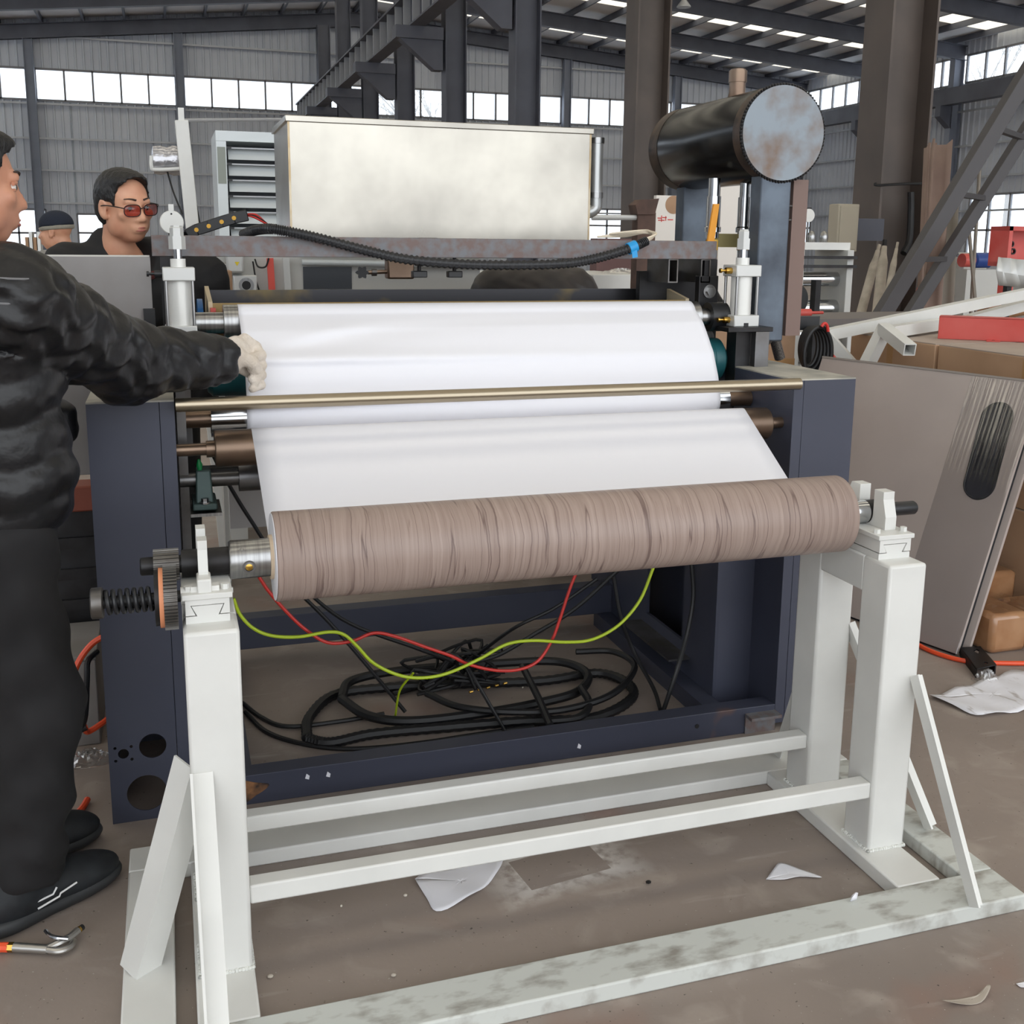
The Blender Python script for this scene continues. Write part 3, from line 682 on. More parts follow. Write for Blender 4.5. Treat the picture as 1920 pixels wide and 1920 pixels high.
# ---- pneumatic cylinder, one per side
def cylinder(xc, yc, side, zbase, w_):
    c = mp(B((xc-w_/2,yc-w_/2,zbase),(xc+w_/2,yc+w_/2,zbase+.036)), 'pneumatic_cylinder', LTGREY, bev=.003)
    k = lambda mbx, n, m, **q: mbx.build(n, m, c, **q)
    zt = zbase+.155
    k(cyl((xc,yc,zbase+.036),(xc,yc,zt), w_*.37, 40), 'barrel', CYLWHITE)
    for a in (-1,1):
        for b_ in (-1,1): k(cyl((xc+a*w_*.41,yc+b_*w_*.41,zbase+.036),(xc+a*w_*.41,yc+b_*w_*.41,zt), .0045, 12), 'tie_rod', CHROME_BR)
    k(B((xc-w_/2,yc-w_/2,zt),(xc+w_/2,yc+w_/2,zt+.036)), 'end_cap', LTGREY, bev=.003)
    k(cyl((xc,yc,zt+.036),(xc,yc,zt+.058), w_*.24, 32), 'neck', CYLWHITE)
    k(cyl((xc,yc,zt+.058),(xc,yc,zt+.085), .011, 20), 'piston_rod', CHROME)
    k(MB().lathe((xc,yc,zt+.083),(xc,yc,zt+.145), [(0,.022),(.55,.022),(.55,.018),(.9,.018),(.95,.015),(1,.015)], 6), 'rod_coupling', LTGREY)
    k(MB().box((xc-.010,yc-w_/2-.001,zbase),(xc+.006,yc-w_/2+.004,zbase+.012)), 'bolt_recess', BLACK)
    for zz in (zt+.018, zbase+.02):
        k(MB().cyl((xc-w_/2,yc-.01,zz),(xc-w_/2-.02,yc-.01,zz), .010, 16).cyl((xc-w_/2-.02,yc-.01,zz),(xc-w_/2-.034,yc-.01,zz), .004, 10).cyl((xc-w_/2-.034,yc-.01,zz),(xc-w_/2-.040,yc-.01,zz), .0075, 10), 'flow_control', BRASS if side else BLACKPL)
    return c
cylinder(.036, 1.36, 0, 1.184, .083); cylinder(1.732, 1.34, 1, 1.196, .088)
# frames the cylinders stand on
mp(B((-.012,1.30,1.164),(.085,1.44,1.184)), 'cylinder_shelf', DARKSTEEL, bev=.001)
mp(B((.03,1.30,.9),(.052,1.44,1.164)), 'frame_post', STEEL)
mp(B((1.655,1.27,1.182),(1.812,1.43,1.196)), 'cylinder_shelf', DARKSTEEL, bev=.001)
mp(B((1.752,1.27,.70),(1.80,1.30,1.182)), 'frame_post', STEEL, bev=.001)
mp(B((1.700,1.30,.70),(1.752,1.36,1.182)), 'bearing_slide', DARKSTEEL)
mp(cyl((1.735,1.325,1.06),(1.735,1.325,1.182), .011, 16), 'push_rod', CHROME)
mp(cyl((1.735,1.325,1.04),(1.735,1.325,1.075), .019, 20), 'rod_nut', GREENCAST)
bk = mp(B((1.636,1.44,1.11),(1.705,1.47,1.35)), 'bearing_housing', DARKSTEEL, bev=.003)
for z in (1.30, 1.155): MB().cyl((1.672,1.44,z),(1.672,1.434,z), .022, 20).cyl((1.672,1.434,z),(1.672,1.425,z), .014, 6).build('bolt', CHROME_BR, bk)
MB().ring((1.64,NIP[0],NIP[1]),(1.70,NIP[0],NIP[1]), .046, .027, 32).build('bearing_ring', BLACKPL, bk)
mp(B((1.50,1.60,1.14),(1.72,1.63,1.36)), 'rear_bracket', DARKSTEEL)
for x in (1.53,1.645): mp(MB().tubebox((x+.012,1.44,1.365),(x+.012,1.60,1.365), .034, .075, .004), 'box_section', STEEL, smooth=False)
# ---- upper cross beam with scale
ub = mp(B((-.03,1.425,1.402),(1.685,1.48,1.459)), 'upper_beam', RUSTSTEEL, bev=.002)
mp(B((-.01,1.43,1.02),(.03,1.475,1.402)), 'frame_post', DARKSTEEL)
mp(B((1.655,1.445,1.02),(1.700,1.50,1.402)), 'frame_post', DARKSTEEL)
# glue trough behind the nip roller
GT = mat('glue_trough_steel', (62,62,66), .35, .6, rgb2=(120,104,66), nscale=4, nlo=.55, nhi=.7)
TAN = mat('tan_glue_stained_plate', (196,180,150), .5, .2)
tr = mp(MB().box((.125,1.70,1.10),(1.60,1.712,1.298)).box((.125,1.47,1.10),(1.60,1.70,1.112)), 'glue_trough', GT, smooth=False)
B((.125,1.465,1.10),(1.60,1.472,1.272)).build('front_wall', mat('ochre_glue_film',(150,124,72),.4), tr)
MB().prism([(1.60,1.46,1.10),(1.60,1.71,1.10),(1.60,1.71,1.322),(1.60,1.46,1.276)], (.012,0,0)).build('end_plate', TAN, tr, smooth=False)
MB().prism([(.113,1.46,1.10),(.113,1.71,1.10),(.113,1.71,1.31),(.113,1.46,1.276)], (.012,0,0)).build('end_plate', TAN, tr, smooth=False)
mp(MB().cyl((.085,1.55,1.18),(.10,1.55,1.18), .10, 36), 'blue_guard_disc', mat('blue_paint',(24,92,150),.4))
mp(B((.118,1.43,1.08),(.132,1.46,1.26)), 'red_guard_plate', RED)
# ---- grey side guard panel at the left
gp = mp(B((-.42,1.45,.80),(-.035,1.456,1.40)), 'guard_panel', mat('grey_guard_sheet',(150,147,146),.42,.4,rgb2=(136,132,130),nscale=4), bev=.001)
B((-.42,1.456,1.392),(-.037,1.49,1.404)).build('top_fold', mat('pale_edge',(206,204,198),.5), gp)
B((-.40,1.456,.80),(-.05,1.50,.82)).build('bottom_fold', STEEL, gp)
mp(B((-.187,1.456,.7),(-.15,1.5,.80)), 'panel_bracket', STEEL)
mp(B((-.06,1.43,1.18),(-.03,1.46,1.26)), 'solenoid_valve', BLACKPL)
mp(MB().cyl((-.13,1.38,1.197),(-.05,1.38,1.197), .016, 16), 'red_coupling', RED)
# ---- black extrusion and sheet inside the frame, left
mp(MB().box((.06,1.45,.745),(.60,1.50,.80)), 'black_extrusion', BLACKPL, bev=.004)
mp(B((.16,1.70,.55),(.46,1.707,1.02)), 'inner_sheet', mat('grey_inner_sheet',(176,172,170),.5))
# ---- air tank on two box posts at the right
TX, TZ, TRD = 1.905, 1.800, .150
tank = mp(MB().lathe((TX,1.43,TZ),(TX,2.13,TZ), [(0,TRD-.004),(.012,TRD),(.988,TRD),(1,TRD-.004)], 64), 'air_tank', BLACKGLOSS)
TANKEND = mat('heat_tinted_steel_plate', (138,147,155), .5, .35, rgb2=(120,98,82), nscale=8, nlo=.45, nhi=.70, detail=5, rvar=.1)
cyl((TX,1.424,TZ),(TX,1.432,TZ), TRD-.003, 64).build('end_plate', TANKEND, tank)
BURN = mat('burnt_steel_band', (92,74,62), .45, .6, rgb2=(52,44,42), nscale=14)
for y0, y1 in ((1.44,1.485),(2.05,2.12)): MB().ring((TX,y0,TZ),(TX,y1,TZ), TRD+.0006, TRD-.002, 64).build('heat_band', BURN, tank)
wl = MB(); nb = 90
for k in range(nb):
    a = 2*math.pi*k/nb; rr = TRD-.001+.002*random.random(); wl.ball((TX+rr*math.cos(a),1.430,TZ+rr*math.sin(a)), (.006,.006,.006), 6, 4)
wl.build('weld_bead', DARKSTEEL, tank)
MB().lathe((TX-.01,1.72,TZ+TRD-.01),(TX-.01,1.72,TZ+TRD+.085), [(0,.032),(.2,.028),(.55,.028),(.55,.031),(.95,.031),(.95,.026),(1,.026)], 28).build('filler_neck', BRONZE, tank)
def boxpost(x0, x1, y0, y1, z0, z1, n='tank_post'): return mp(B((x0,y0,z0),(x1,y1,z1)), n, RAWSTEEL, bev=.006)
boxpost(1.838,1.948,1.43,1.50,1.135,TZ-.128); boxpost(1.86,1.965,2.02,2.09,1.03,TZ-.125)
mp(B((1.80,1.43,1.135),(1.838,1.50,1.16)), 'post_bracket', STEEL)
# braided hoses with brass and chrome fittings under the tank
BRAID = mat('braided_steel_hose', (120,116,112), .4, .7, rgb2=(70,68,66), nscale=260, stretch=(1,1,1))
for dx, yy in ((-.145,1.60),(-.015,1.62)):
    x = TX+dx; f_ = mp(MB().lathe((x,yy,TZ-.135),(x,yy,TZ-.33), [(0,.020),(.3,.020),(.3,.024),(.8,.024),(.82,.028),(.9,.028),(.9,.022),(1,.022)], 20), 'pipe_fitting', CHROME)
    MB().lathe((x,yy,TZ-.335),(x,yy,TZ-.37), [(0,.024),(1,.024)], 6).build('brass_nut', BRASS, f_)
    MB().lathe((x,yy,TZ-.37),(x,yy,TZ-.435), [(0,.019),(.5,.019),(.5,.022),(1,.022)], 20).build('ferrule', CHROME, f_)
    MB().path([(x,yy,TZ-.435),(x+.004,yy,TZ-.50),(x+.06,yy+.01,TZ-.57),(x+.14,yy+.03,TZ-.63),(x+.20,yy+.05,TZ-.75)], .019, 12).build('braided_hose', BRAID, f_)
mp(B((TX-.13,1.605,TZ-.36),(TX-.03,1.625,TZ-.315)), 'brass_manifold', mat('dull_brass',(170,158,110),.4,.6))
mp(MB().path([(1.99,1.56,1.33),(2.02,1.57,1.30),(2.035,1.58,1.24),(2.02,1.59,1.17),(1.98,1.60,1.12)], .022, 14), 'braided_loop', BRAID)
mp(MB().hexa([(1.718,1.55,1.455),(1.742,1.55,1.455),(1.742,1.56,1.455),(1.718,1.56,1.455)], [(1.735,1.55,1.58),(1.755,1.55,1.58),(1.755,1.56,1.58),(1.735,1.56,1.58)]), 'orange_valve_lever', mat('orange_plastic',(240,160,30),.4))
mp(MB().box((1.975,1.46,1.15),(2.03,1.51,1.66)), 'rear_upright', mat('brown_red_oxide',(126,104,96),.6))
for z in (1.53,1.575): mp(cyl((1.93,1.465,z),(1.985,1.465,z), .004, 8), 'stud', STEEL)
# ---- hood behind: folded stainless box on four legs
hood = thing('stainless_hood', 'large brushed stainless steel box hood behind the machine', 'hood', (.94,2.2,1.42))
HX0, HX1, HY0, HY1, HZ0, HZ1 = .407, 1.475, 2.0, 2.46, 1.455, 1.842
hb_ = lambda mb, n, m=STAINLESS, **k: mb.build(n, m, hood, **k)
hb_(B((HX0,HY0,HZ0),(HX1,HY0+.003,HZ1)), 'front_panel'); hb_(B((HX0,HY1-.003,HZ0),(HX1,HY1,HZ1)), 'rear_panel')
hb_(B((HX0,HY0+.003,HZ0),(HX0+.003,HY1-.003,HZ1)), 'side_panel'); hb_(B((HX1-.003,HY0+.003,HZ0),(HX1,HY1-.003,HZ1)), 'side_panel')
hb_(B((HX0-.008,HY0-.008,HZ1-.012),(HX1+.008,HY1+.008,HZ1+.008)), 'lid', bev=.002)
HEAT = mat('heat_tint', (150,120,70), .35, .8, rgb2=(190,180,160), nscale=6)
hb_(B((HX1-.006,HY0-.001,HZ0),(HX1+.001,HY0+.001,HZ1-.012)), 'corner_weld', HEAT); hb_(B((HX0-.001,HY0-.001,HZ0),(HX0+.006,HY0+.001,HZ1-.012)), 'corner_weld', HEAT)
for x in (HX0+.10, HX1-.16): hb_(B((x,1.4805,HZ0-.035),(x+.06,HY1,HZ0)), 'support_bar', RAWSTEEL)
hb_(MB().path([(HX1+.036,2.03,HZ1-.035),(HX1+.036,2.03,HZ0+.15),(HX1+.034,2.03,HZ0+.12),(HX1+.012,2.03,HZ0+.105),(HX1-.01,2.03,HZ0+.104)], .022, 16, sub=4), 'drain_pipe', mat('galvanised_pipe',(190,192,192),.35,.7))
hb_(cyl((HX1+.036,2.03,HZ0+.155),(HX1+.036,2.03,HZ0+.175), .0255, 16), 'pipe_coupling', CHROME_BR)
hb_(cyl((HX1+.036,2.03,HZ1-.04),(HX1+.036,2.03,HZ1-.02), .0255, 16), 'pipe_coupling', CHROME_BR)
# ================================================================== people: smooth-blended implicit bodies, meshed with surface nets
def net(fn, lo, hi, h):
    lo, hi = np.array(lo,float), np.array(hi,float); n = np.ceil((hi-lo)/h).astype(int)+1
    ax = [lo[i]+h*np.arange(n[i]) for i in range(3)]
    # coarse pass first, then only the band near the surface at full resolution
    S = 4; nc = -(-n//S); cx = [lo[i]+h*(S*np.arange(nc[i])+(S-1)/2) for i in range(3)]
    Vc = fn(np.stack(np.meshgrid(*cx, indexing='ij'), -1).reshape(-1,3)).reshape(nc)
    up = lambda A: A.repeat(S,0).repeat(S,1).repeat(S,2)[:n[0],:n[1],:n[2]]
    near = up(np.abs(Vc) < h*S*1.9); Vv = up(np.sign(Vc)).astype(float)
    ii = np.argwhere(near); Vv[near] = fn(lo+h*ii)
    ins = Vv < 0; nx, ny, nz = n
    off = [(i,j,k) for i in (0,1) for j in (0,1) for k in (0,1)]
    c = np.stack([ins[i:nx-1+i, j:ny-1+j, k:nz-1+k] for i,j,k in off], 0).sum(0); act = (c > 0) & (c < 8)
    idx = -np.ones(act.shape, int); ai = np.argwhere(act); idx[act] = np.arange(len(ai))
    acc = np.zeros((len(ai),3)); cnt = np.zeros(len(ai))
    for a, b_ in [(p,q) for p in range(8) for q in range(p+1,8) if sum(abs(off[p][t]-off[q][t]) for t in range(3)) == 1]:
        pa, pb = ai+off[a], ai+off[b_]; va, vb = Vv[tuple(pa.T)], Vv[tuple(pb.T)]; m_ = (va < 0) != (vb < 0)
        t = np.where(m_, va/np.where(m_, va-vb, 1), 0)[:,None]
        acc += np.where(m_[:,None], pa+(pb-pa)*t, 0); cnt += m_
    verts = lo+h*acc/cnt[:,None]; faces = []
    for d in range(3):
        e1, e2 = [(1,2),(2,0),(0,1)][d]; sl0 = [slice(0,-1) if i == d else slice(None) for i in range(3)]; sl1 = [slice(1,None) if i == d else slice(None) for i in range(3)]
        A, Bm = ins[tuple(sl0)], ins[tuple(sl1)]
        for flip, m_ in ((False, A & ~Bm),(True, ~A & Bm)):
            E_ = np.argwhere(m_); E_ = E_[(E_[:,e1] > 0) & (E_[:,e2] > 0) & (E_[:,e1] < n[e1]-1) & (E_[:,e2] < n[e2]-1)]
            q = []
            for da, db in ((0,0),(1,0),(1,1),(0,1)):
                p = E_.copy(); p[:,e1] -= 1-da; p[:,e2] -= 1-db; q.append(idx[tuple(p.T)])
            q = np.stack(q, 1); faces.append(q[:,::-1] if flip else q)
    return verts, np.concatenate(faces)
def cone(a, b_, r1, r2):
    a, b_ = np.array(a,float), np.array(b_,float); d = b_-a; L2 = max(d@d, 1e-9)
    def f(P):
        t = np.clip((P-a)@d/L2, 0, 1); return np.linalg.norm(P-a-t[:,None]*d, axis=1)-(r1+(r2-r1)*t)
    return f
def ell(c, r, R=None):
    c, r = np.array(c,float), np.array(r,float)
    def f(P):
        q = P-c
        if R is not None: q = q@R
        k0 = np.linalg.norm(q/r, axis=1); k1 = np.linalg.norm(q/(r*r), axis=1); return k0*(k0-1)/np.maximum(k1,1e-9)
    return f
def union(fs, k):
    def f(P):
        v = fs[0](P)
        for g in fs[1:]:
            w_ = g(P); h = np.clip(.5+.5*(w_-v)/k, 0, 1); v = w_*(1-h)+v*h-k*h*(1-h)
        return v
    return f
def cut(f, g, k=.004):
    def q(P):
        a, b_ = f(P), -g(P); h = np.clip(.5-.5*(b_-a)/k, 0, 1); return b_*(1-h)+a*h+k*h*(1-h)
    return q
def body_part(name, fn, lo, hi, h, m, parent, warp=None):
    f = fn if warp is None else (lambda P: fn(P)+warp(P))
    v, q = net(f, lo, hi, h); mb = MB(); mb.add(v.tolist(), q.tolist()); return mb.build(name, m, parent, ang=180)
def rot_to(F, up=(0,0,1)):
    """rows: local x = right of the face, y = forward, z = up -> columns for q@R"""
    F = np.array(F,float); F /= np.linalg.norm(F); r = np.cross(F, up); r /= np.linalg.norm(r); u = np.cross(r, F)
    return np.stack([r, F, u], 1)
def head(person, c, F, s_, skin, hairline, glasses=False, beanie=False, body_extra=None, lo_hi=None, h=.0042, extra=(), up=(0,0,1)):
    """a head with brow, nose, lips, ears and jaw at c, looking along F; local frame x right, y front, z up. s_ scales (1 = 23.5 cm tall)"""
    R = rot_to(F, up); c = np.array(c,float); W = lambda x, y, z: c+R@(np.array((x,y,z))*s_)
    e = lambda p, r: ell(W(*p), np.array(r)*s_, R)
    fs = [e((0,-.012,.032),(.074,.094,.084)), e((0,.022,-.03),(.062,.072,.078)), e((0,.045,-.078),(.036,.036,.030)), e((-.042,.018,-.05),(.026,.042,.042)), e((.042,.018,-.05),(.026,.042,.042)),
          e((-.038,.064,-.012),(.026,.018,.020)), e((.038,.064,-.012),(.026,.018,.020)),
          cone(W(-.034,.076,.030), W(.034,.076,.030), .012*s_, .012*s_),
          cone(W(0,.084,.016), W(0,.103,-.021), .008*s_, .0115*s_), e((-.013,.089,-.026),(.009,.011,.008)), e((.013,.089,-.026),(.009,.011,.008)),
          e((0,.086,-.052),(.026,.012,.007)), e((0,.084,-.062),(.022,.012,.008))]
    base = union(fs, .012*s_)
    ears = [union([e((sx*.078,-.006,.000),(.008,.020,.032)), e((sx*.075,.004,-.022),(.008,.012,.014))], .006*s_) for sx in (-1,1)]
    base = union([base]+ears, .006*s_)
    for sx in (-1,1):
        base = cut(base, e((sx*.031,.098,.010),(.018,.016,.010)), .010*s_); base = cut(base, e((sx*.084,.002,.004),(.006,.010,.018)), .005*s_)
    base = cut(base, e((0,.100,-.0568),(.024,.008,.0016)), .004*s_)
    neck = [cone(W(0,-.036,-.05), W(0,-.055,-.15), .048*s_, .052*s_)]+list(extra)
    base = union([base]+neck, .018*s_)
    ex = np.array([W(x,y,z) for x in (-.13,.13) for y in (-.14,.14) for z in (-.19,.15)])
    lo, hi = ex.min(0), ex.max(0)
    if lo_hi is not None: lo, hi = np.minimum(lo, lo_hi[0]), np.maximum(hi, lo_hi[1])
    b_ = body_part('body', base, lo, hi, h, skin, person)
    for sx in (-1,1):
        MB().ball(W(sx*.031,.0735,.010), .0110*s_, 14, 9).build('eye', EYEW, person)
        MB().ball(W(sx*.031,.0755,.0098), .0099*s_, 12, 8).build('iris', IRIS, person)
        pts = [W(sx*(.014+.034*t), .091-.018*t*t, .0375+.004*math.sin(t*2.6)) for t in (0,.33,.66,1)]
        MB().path(pts, .0032*s_, 8, rf=lambda i, N: 1.0-.6*i/N).build('eyebrow', BROW, person)
        lid = [W(sx*(.015+.033*t), .090-.006*(2*t-1)**2-.007*t, .0155+.004*math.sin(math.pi*t)) for t in (0,.25,.5,.75,1)]
        MB().path([p+(W(0,-.0045,.0006)-c) for p in lid], .0040*s_, 8).build('eyelid', skin, person)
        MB().path([p+(W(0,-.006,-.0135)-c) for p in lid], .0034*s_, 8).build('eyelid', skin, person)
    LIP = MATS.get('lips') or mat('lips', (172,104,92), .45)
    for z, q in ((-.0530,.0030),(-.0608,.0038)):
        MB().path([W(x, .0985-abs(x)**1.6*5.2, z+(.0015 if z > -.055 else 0)*(1-abs(x)/.026)) for x in (-.026,-.014,0,.014,.026)], q*s_, 8, rf=lambda i, N: .35+.65*math.sin(math.pi*i/(N-1))).build('lips', LIP, person)
    if not beanie:
        cap = union([e((0,-.016,.040),(.081,.100,.088)), e((0,-.05,-.005),(.072,.062,.075)), e((0,.02,.088),(.062,.07,.036))], .014*s_)
        face = e((0,.085,hairline-.062),(.069,.088,.085)); earc = [e((sx*.082,.016,-.012),(.030,.032,.040)) for sx in (-1,1)]
        cap = cut(cap, face, .006*s_)
        for g in earc: cap = cut(cap, g, .006*s_)
        def rough(P): q = (P-c)@R/s_; return .0022*s_*(np.sin(q[:,0]*230+np.sin(q[:,2]*170)*2)*np.sin(q[:,1]*210+q[:,2]*90))
        body_part('hair', cap, ex.min(0), ex.max(0), h, HAIR, person, rough)
    else:
        capf = union([e((0,-.016,.048),(.088,.106,.086))], .01); capf = cut(capf, lambda P: ((P-c)@R)[:,2]/1.0-.034*s_+.0*P[:,0], .004)
        body_part('knit_cap', lambda P: np.maximum(e((0,-.014,.050),(.089,.108,.088))(P), -(((P-c)@R)[:,2]-.040*s_)), ex.min(0), ex.max(0), h, CAPM, person)
        body_part('cap_band', lambda P: np.maximum(e((0,-.014,.046),(.092,.111,.092))(P), np.abs(((P-c)@R)[:,2]-.028*s_)-.013*s_), ex.min(0), ex.max(0), h, CAPB, person)
    if glasses:
        fr = MB()
        for sx in (-1,1):
            loop = [W(sx*(.034+.0275*math.copysign(abs(math.cos(a))**.6, math.cos(a))), .103-.008*max(0,abs(.034+.0275*math.cos(a))-.03)/.03, .006+.019*math.copysign(abs(math.sin(a))**.7, math.sin(a))) for a in [2*math.pi*k/24 for k in range(25)]]
            fr.path(loop, .0016*s_, 6, smooth=False)
            fr.path([W(sx*.0615,.096,.014), W(sx*.076,.075,.017), W(sx*.081,.02,.014), W(sx*.081,-.01,.008)], .002*s_, 6)
            MB().add([W(0,0,0)*0+np.mean(loop,0)]+list(loop[:-1]), [(0,i+1,(i+1) % 24+1) for i in range(24)]).build('lens', LENS, person, solid=.0014)
        fr.path([W(-.0075,.106,.012), W(0,.109,.015), W(.0075,.106,.012)], .0016*s_, 6); fr.build('spectacle_frame', DARKSTEEL, person)
    return R, W
BROW = mat('brow_hair', (58,46,40), .7); EYEW = mat('eye_white', (225,220,214), .3); IRIS = mat('dark_iris', (32,22,18), .2); CAPM = mat('navy_knit', (34,40,54), .9, bump=.4, bscale=150); CAPB = mat('grey_knit_band', (150,146,134), .9, bump=.4, bscale=150)
LENS = bpy.data.materials.new('tinted_lens'); LENS.use_nodes = True
_nt = LENS.node_tree; _nt.nodes.clear(); _o = _nt.nodes.new('ShaderNodeOutputMaterial'); _mx = _nt.nodes.new('ShaderNodeMixShader'); _mx.inputs[0].default_value = .06
_t = _nt.nodes.new('ShaderNodeBsdfTransparent'); _t.inputs[0].default_value = (.80,.52,.50,1); _g = _nt.nodes.new('ShaderNodeBsdfGlossy'); _g.inputs[1].default_value = .05
_nt.links.new(_t.outputs[0], _mx.inputs[1]); _nt.links.new(_g.outputs[0], _mx.inputs[2]); _nt.links.new(_mx.outputs[0], _o.inputs[0])

# ---------------------------------------------------------------- young man at the left edge, gloved hand on the paper
FW = np.array((.80,.60,0)); RT = np.array((.60,-.80,0)); UPV = np.array((0,0,1.))
PC = np.array((-.385,.665,0))
L3 = lambda f_, r, z: PC+FW*f_+RT*r+UPV*z
p1 = thing('person', 'person in black padded jacket and black jeans at left edge, gloved hand pulling the paper', 'person', (PC[0],PC[1],0))
shR, shL = L3(.0,.185,1.335), L3(.0,-.185,1.345)
elR = np.array(U(235,678,y=.86)); wrR = np.array(U(418,674,y=1.02)); hdR = np.array(U(455,668,y=1.09))
elL, wrL = L3(.10,-.24,1.08), L3(.30,-.20,1.02)
hipR, hipL = L3(-.02,.085,.86), L3(-.02,-.085,.86)
knR, knL = L3(.035,.10,.48), L3(.08,-.10,.48)
anR, anL = np.array((-.345,.618,.10)), np.array((-.37,.880,.10))
HC = np.array(U(-62,352,y=.655)); HF = np.array((.93,.36,-.10))
# body under the clothes (one mesh with head and neck)
ext = [cone(L3(0,0,1.42), L3(-.01,0,1.30), .065,.12), cone(L3(0,.08,1.34), L3(0,-.08,1.34), .09,.09), cone(L3(-.01,0,1.28), L3(-.02,0,.95), .12,.12),
       cone(shR, elR, .045,.04), cone(elR, wrR, .038,.028), cone(shL, elL, .045,.04), cone(elL, wrL, .038,.028), cone(hipR, knR, .075,.05), cone(knR, anR, .048,.035), cone(hipL, knL, .075,.05), cone(knL, anL, .048,.035)]
head(p1, HC, HF, .98, SKIN, .075, extra=ext, lo_hi=(np.array((-.75,.35,.05)), np.array((.2,1.2,1.7))), h=.0065)
# padded jacket
tor = [ell(L3(.0,0,1.18),(.150,.205,.23), np.stack([FW,RT,UPV],1)), ell(L3(.01,0,.98),(.165,.205,.19), np.stack([FW,RT,UPV],1)), cone(L3(0,.15,1.335), L3(0,-.15,1.345), .088,.088), cone(L3(-.02,0,1.40), L3(-.035,0,1.455), .095,.082)]
armR = [cone(shR, elR, .090,.082), cone(elR, wrR, .080,.054)]
armL = [cone(shL, elL, .088,.074), cone(elL, wrL, .072,.05)]
jk = cut(cut(union(tor+armR+armL, .05), lambda P: P[:,2]-.825, .012), cone(L3(.03,0,1.40), L3(.05,0,1.60), .060,.085), .012)
dR = (wrR-elR)/np.linalg.norm(wrR-elR); jk = cut(jk, lambda P: -((P-wrR)@dR-.004), .008)
dA = (elR-shR)/np.linalg.norm(elR-shR)
def quilt(P):
    ta = (P-shR)@dA; tf = (P-elR)@dR; on = np.minimum(cone(shR,elR,.11,.10)(P), cone(elR,wrR,.10,.08)(P)) < 0
    sag = .012*np.sin(P[:,0]*23+P[:,1]*17)
    tors = -.010*np.abs(np.sin((P[:,2]+sag)*math.pi/.085))
    s_ = np.where(tf > 0, tf+.30, ta)
    arm_ = -.008*np.abs(np.sin((s_+.4*sag)*math.pi/.075))-.0042*np.sin(P[:,2]*95+P[:,0]*60+np.sin(P[:,1]*50)*2)
    return np.where(on, arm_, tors)-.0022*np.sin(P[:,0]*70+np.sin(P[:,2]*44)*2.2)*np.sin(P[:,1]*62+P[:,2]*35)
body_part('jacket', jk, (-.76,.3,.80), (.25,1.25,1.56), .0085, JACKET, p1, quilt)
# collar, hem, zip flap and yoke piping
PIPE = mat('grey_piping', (120,120,122), .6)
for dz in (0, .045): MB().path([L3(.02,.262,1.375-dz), L3(-.02,.268,1.375-dz), L3(-.06,.252,1.377-dz), L3(-.09,.225,1.38-dz)], .0022, 6).build('piping', PIPE, p1)
body_part('cuff', cut(cut(cone(wrR-dR*.05, wrR+dR*.02, .058,.050), lambda P: -((P-wrR)@dR-.006), .004), lambda P: (P-wrR)@dR+.03, .004), wrR-.1, wrR+.1, .005, BLACKPL, p1)
# jeans
wr_ = lambda P: -.004*np.sin(P[:,2]*80+np.sin(P[:,0]*40)*1.5)*np.clip((.45-P[:,2])/.35,0,1)-.005*np.sin(P[:,2]*48+P[:,1]*34+np.sin(P[:,0]*30)*1.3)-.003*np.sin(P[:,0]*70+P[:,2]*21)
jn = union([ell(L3(-.0,0,.88),(.135,.175,.13), np.stack([FW,RT,UPV],1)), cone(hipR, knR, .108,.088), cone(knR, anR+UPV*.02, .086,.078), cone(hipL, knL, .108,.085), cone(knL, anL+UPV*.02, .083,.075)], .03)
jn = cut(cut(jn, lambda P: P[:,2]-.085, .01), lambda P: .98-P[:,2], .01)
body_part('jeans', jn, (-.72,.35,.07), (.0,1.1,1.0), .009, JEANS, p1, wr_)
# shoes
def shoe(person, heel, toe, nm='shoe'):
    heel, toe = np.array(heel,float), np.array(toe,float); d = toe-heel; Ls = np.linalg.norm(d); d /= Ls; sd = np.array((d[1],-d[0],0))
    Q = lambda f_, s_, z: heel+d*f_*Ls+sd*s_+UPV*z
    Rm = np.stack([d, sd, UPV], 1)
    up_ = union([ell(Q(.22,0,.060),(.085,.044,.058),Rm), ell(Q(.52,0,.050),(.11,.048,.046),Rm), ell(Q(.78,0,.043),(.075,.050,.034),Rm), cone(Q(.2,0,.08), Q(.2,0,.135), .047,.045)], .03)
    up_ = cut(up_, lambda P: P[:,2]-.028, .004)
    lo, hi = np.minimum(heel,toe)-.12, np.maximum(heel,toe)+.12; lo[2], hi[2] = -.01, .20
    o = body_part(nm, up_, lo, hi, .0055, SHOE, person)
    so = union([ell(Q(.2,0,.024),(.088,.050,.034),Rm), ell(Q(.55,0,.022),(.11,.052,.028),Rm), ell(Q(.8,.0,.026),(.075,.054,.026),Rm)], .02)
    so = cut(cut(so, lambda P: P[:,2]-.002, .003), lambda P: (.040)-P[:,2]-0*P[:,0], .006)
    body_part('sole', so, lo, hi, .005, SOLE, o)
    MB().path([Q(.30,.048,.058), Q(.42,.051,.06), Q(.45,.051,.072)], .0022, 6, smooth=False).build('stripe', mat('white_stripe',(230,230,230),.4), o)
    MB().path([Q(.30,.052,.044), Q(.46,.054,.050), Q(.47,.054,.056), Q(.60,.053,.062)], .0022, 6, smooth=False).build('stripe', MATS['white_stripe'], o)
    return o
shoe(p1, (-.425,.560,0), (-.178,.728,0)); shoe(p1, (-.47,.815,0), (-.235,.905,0))
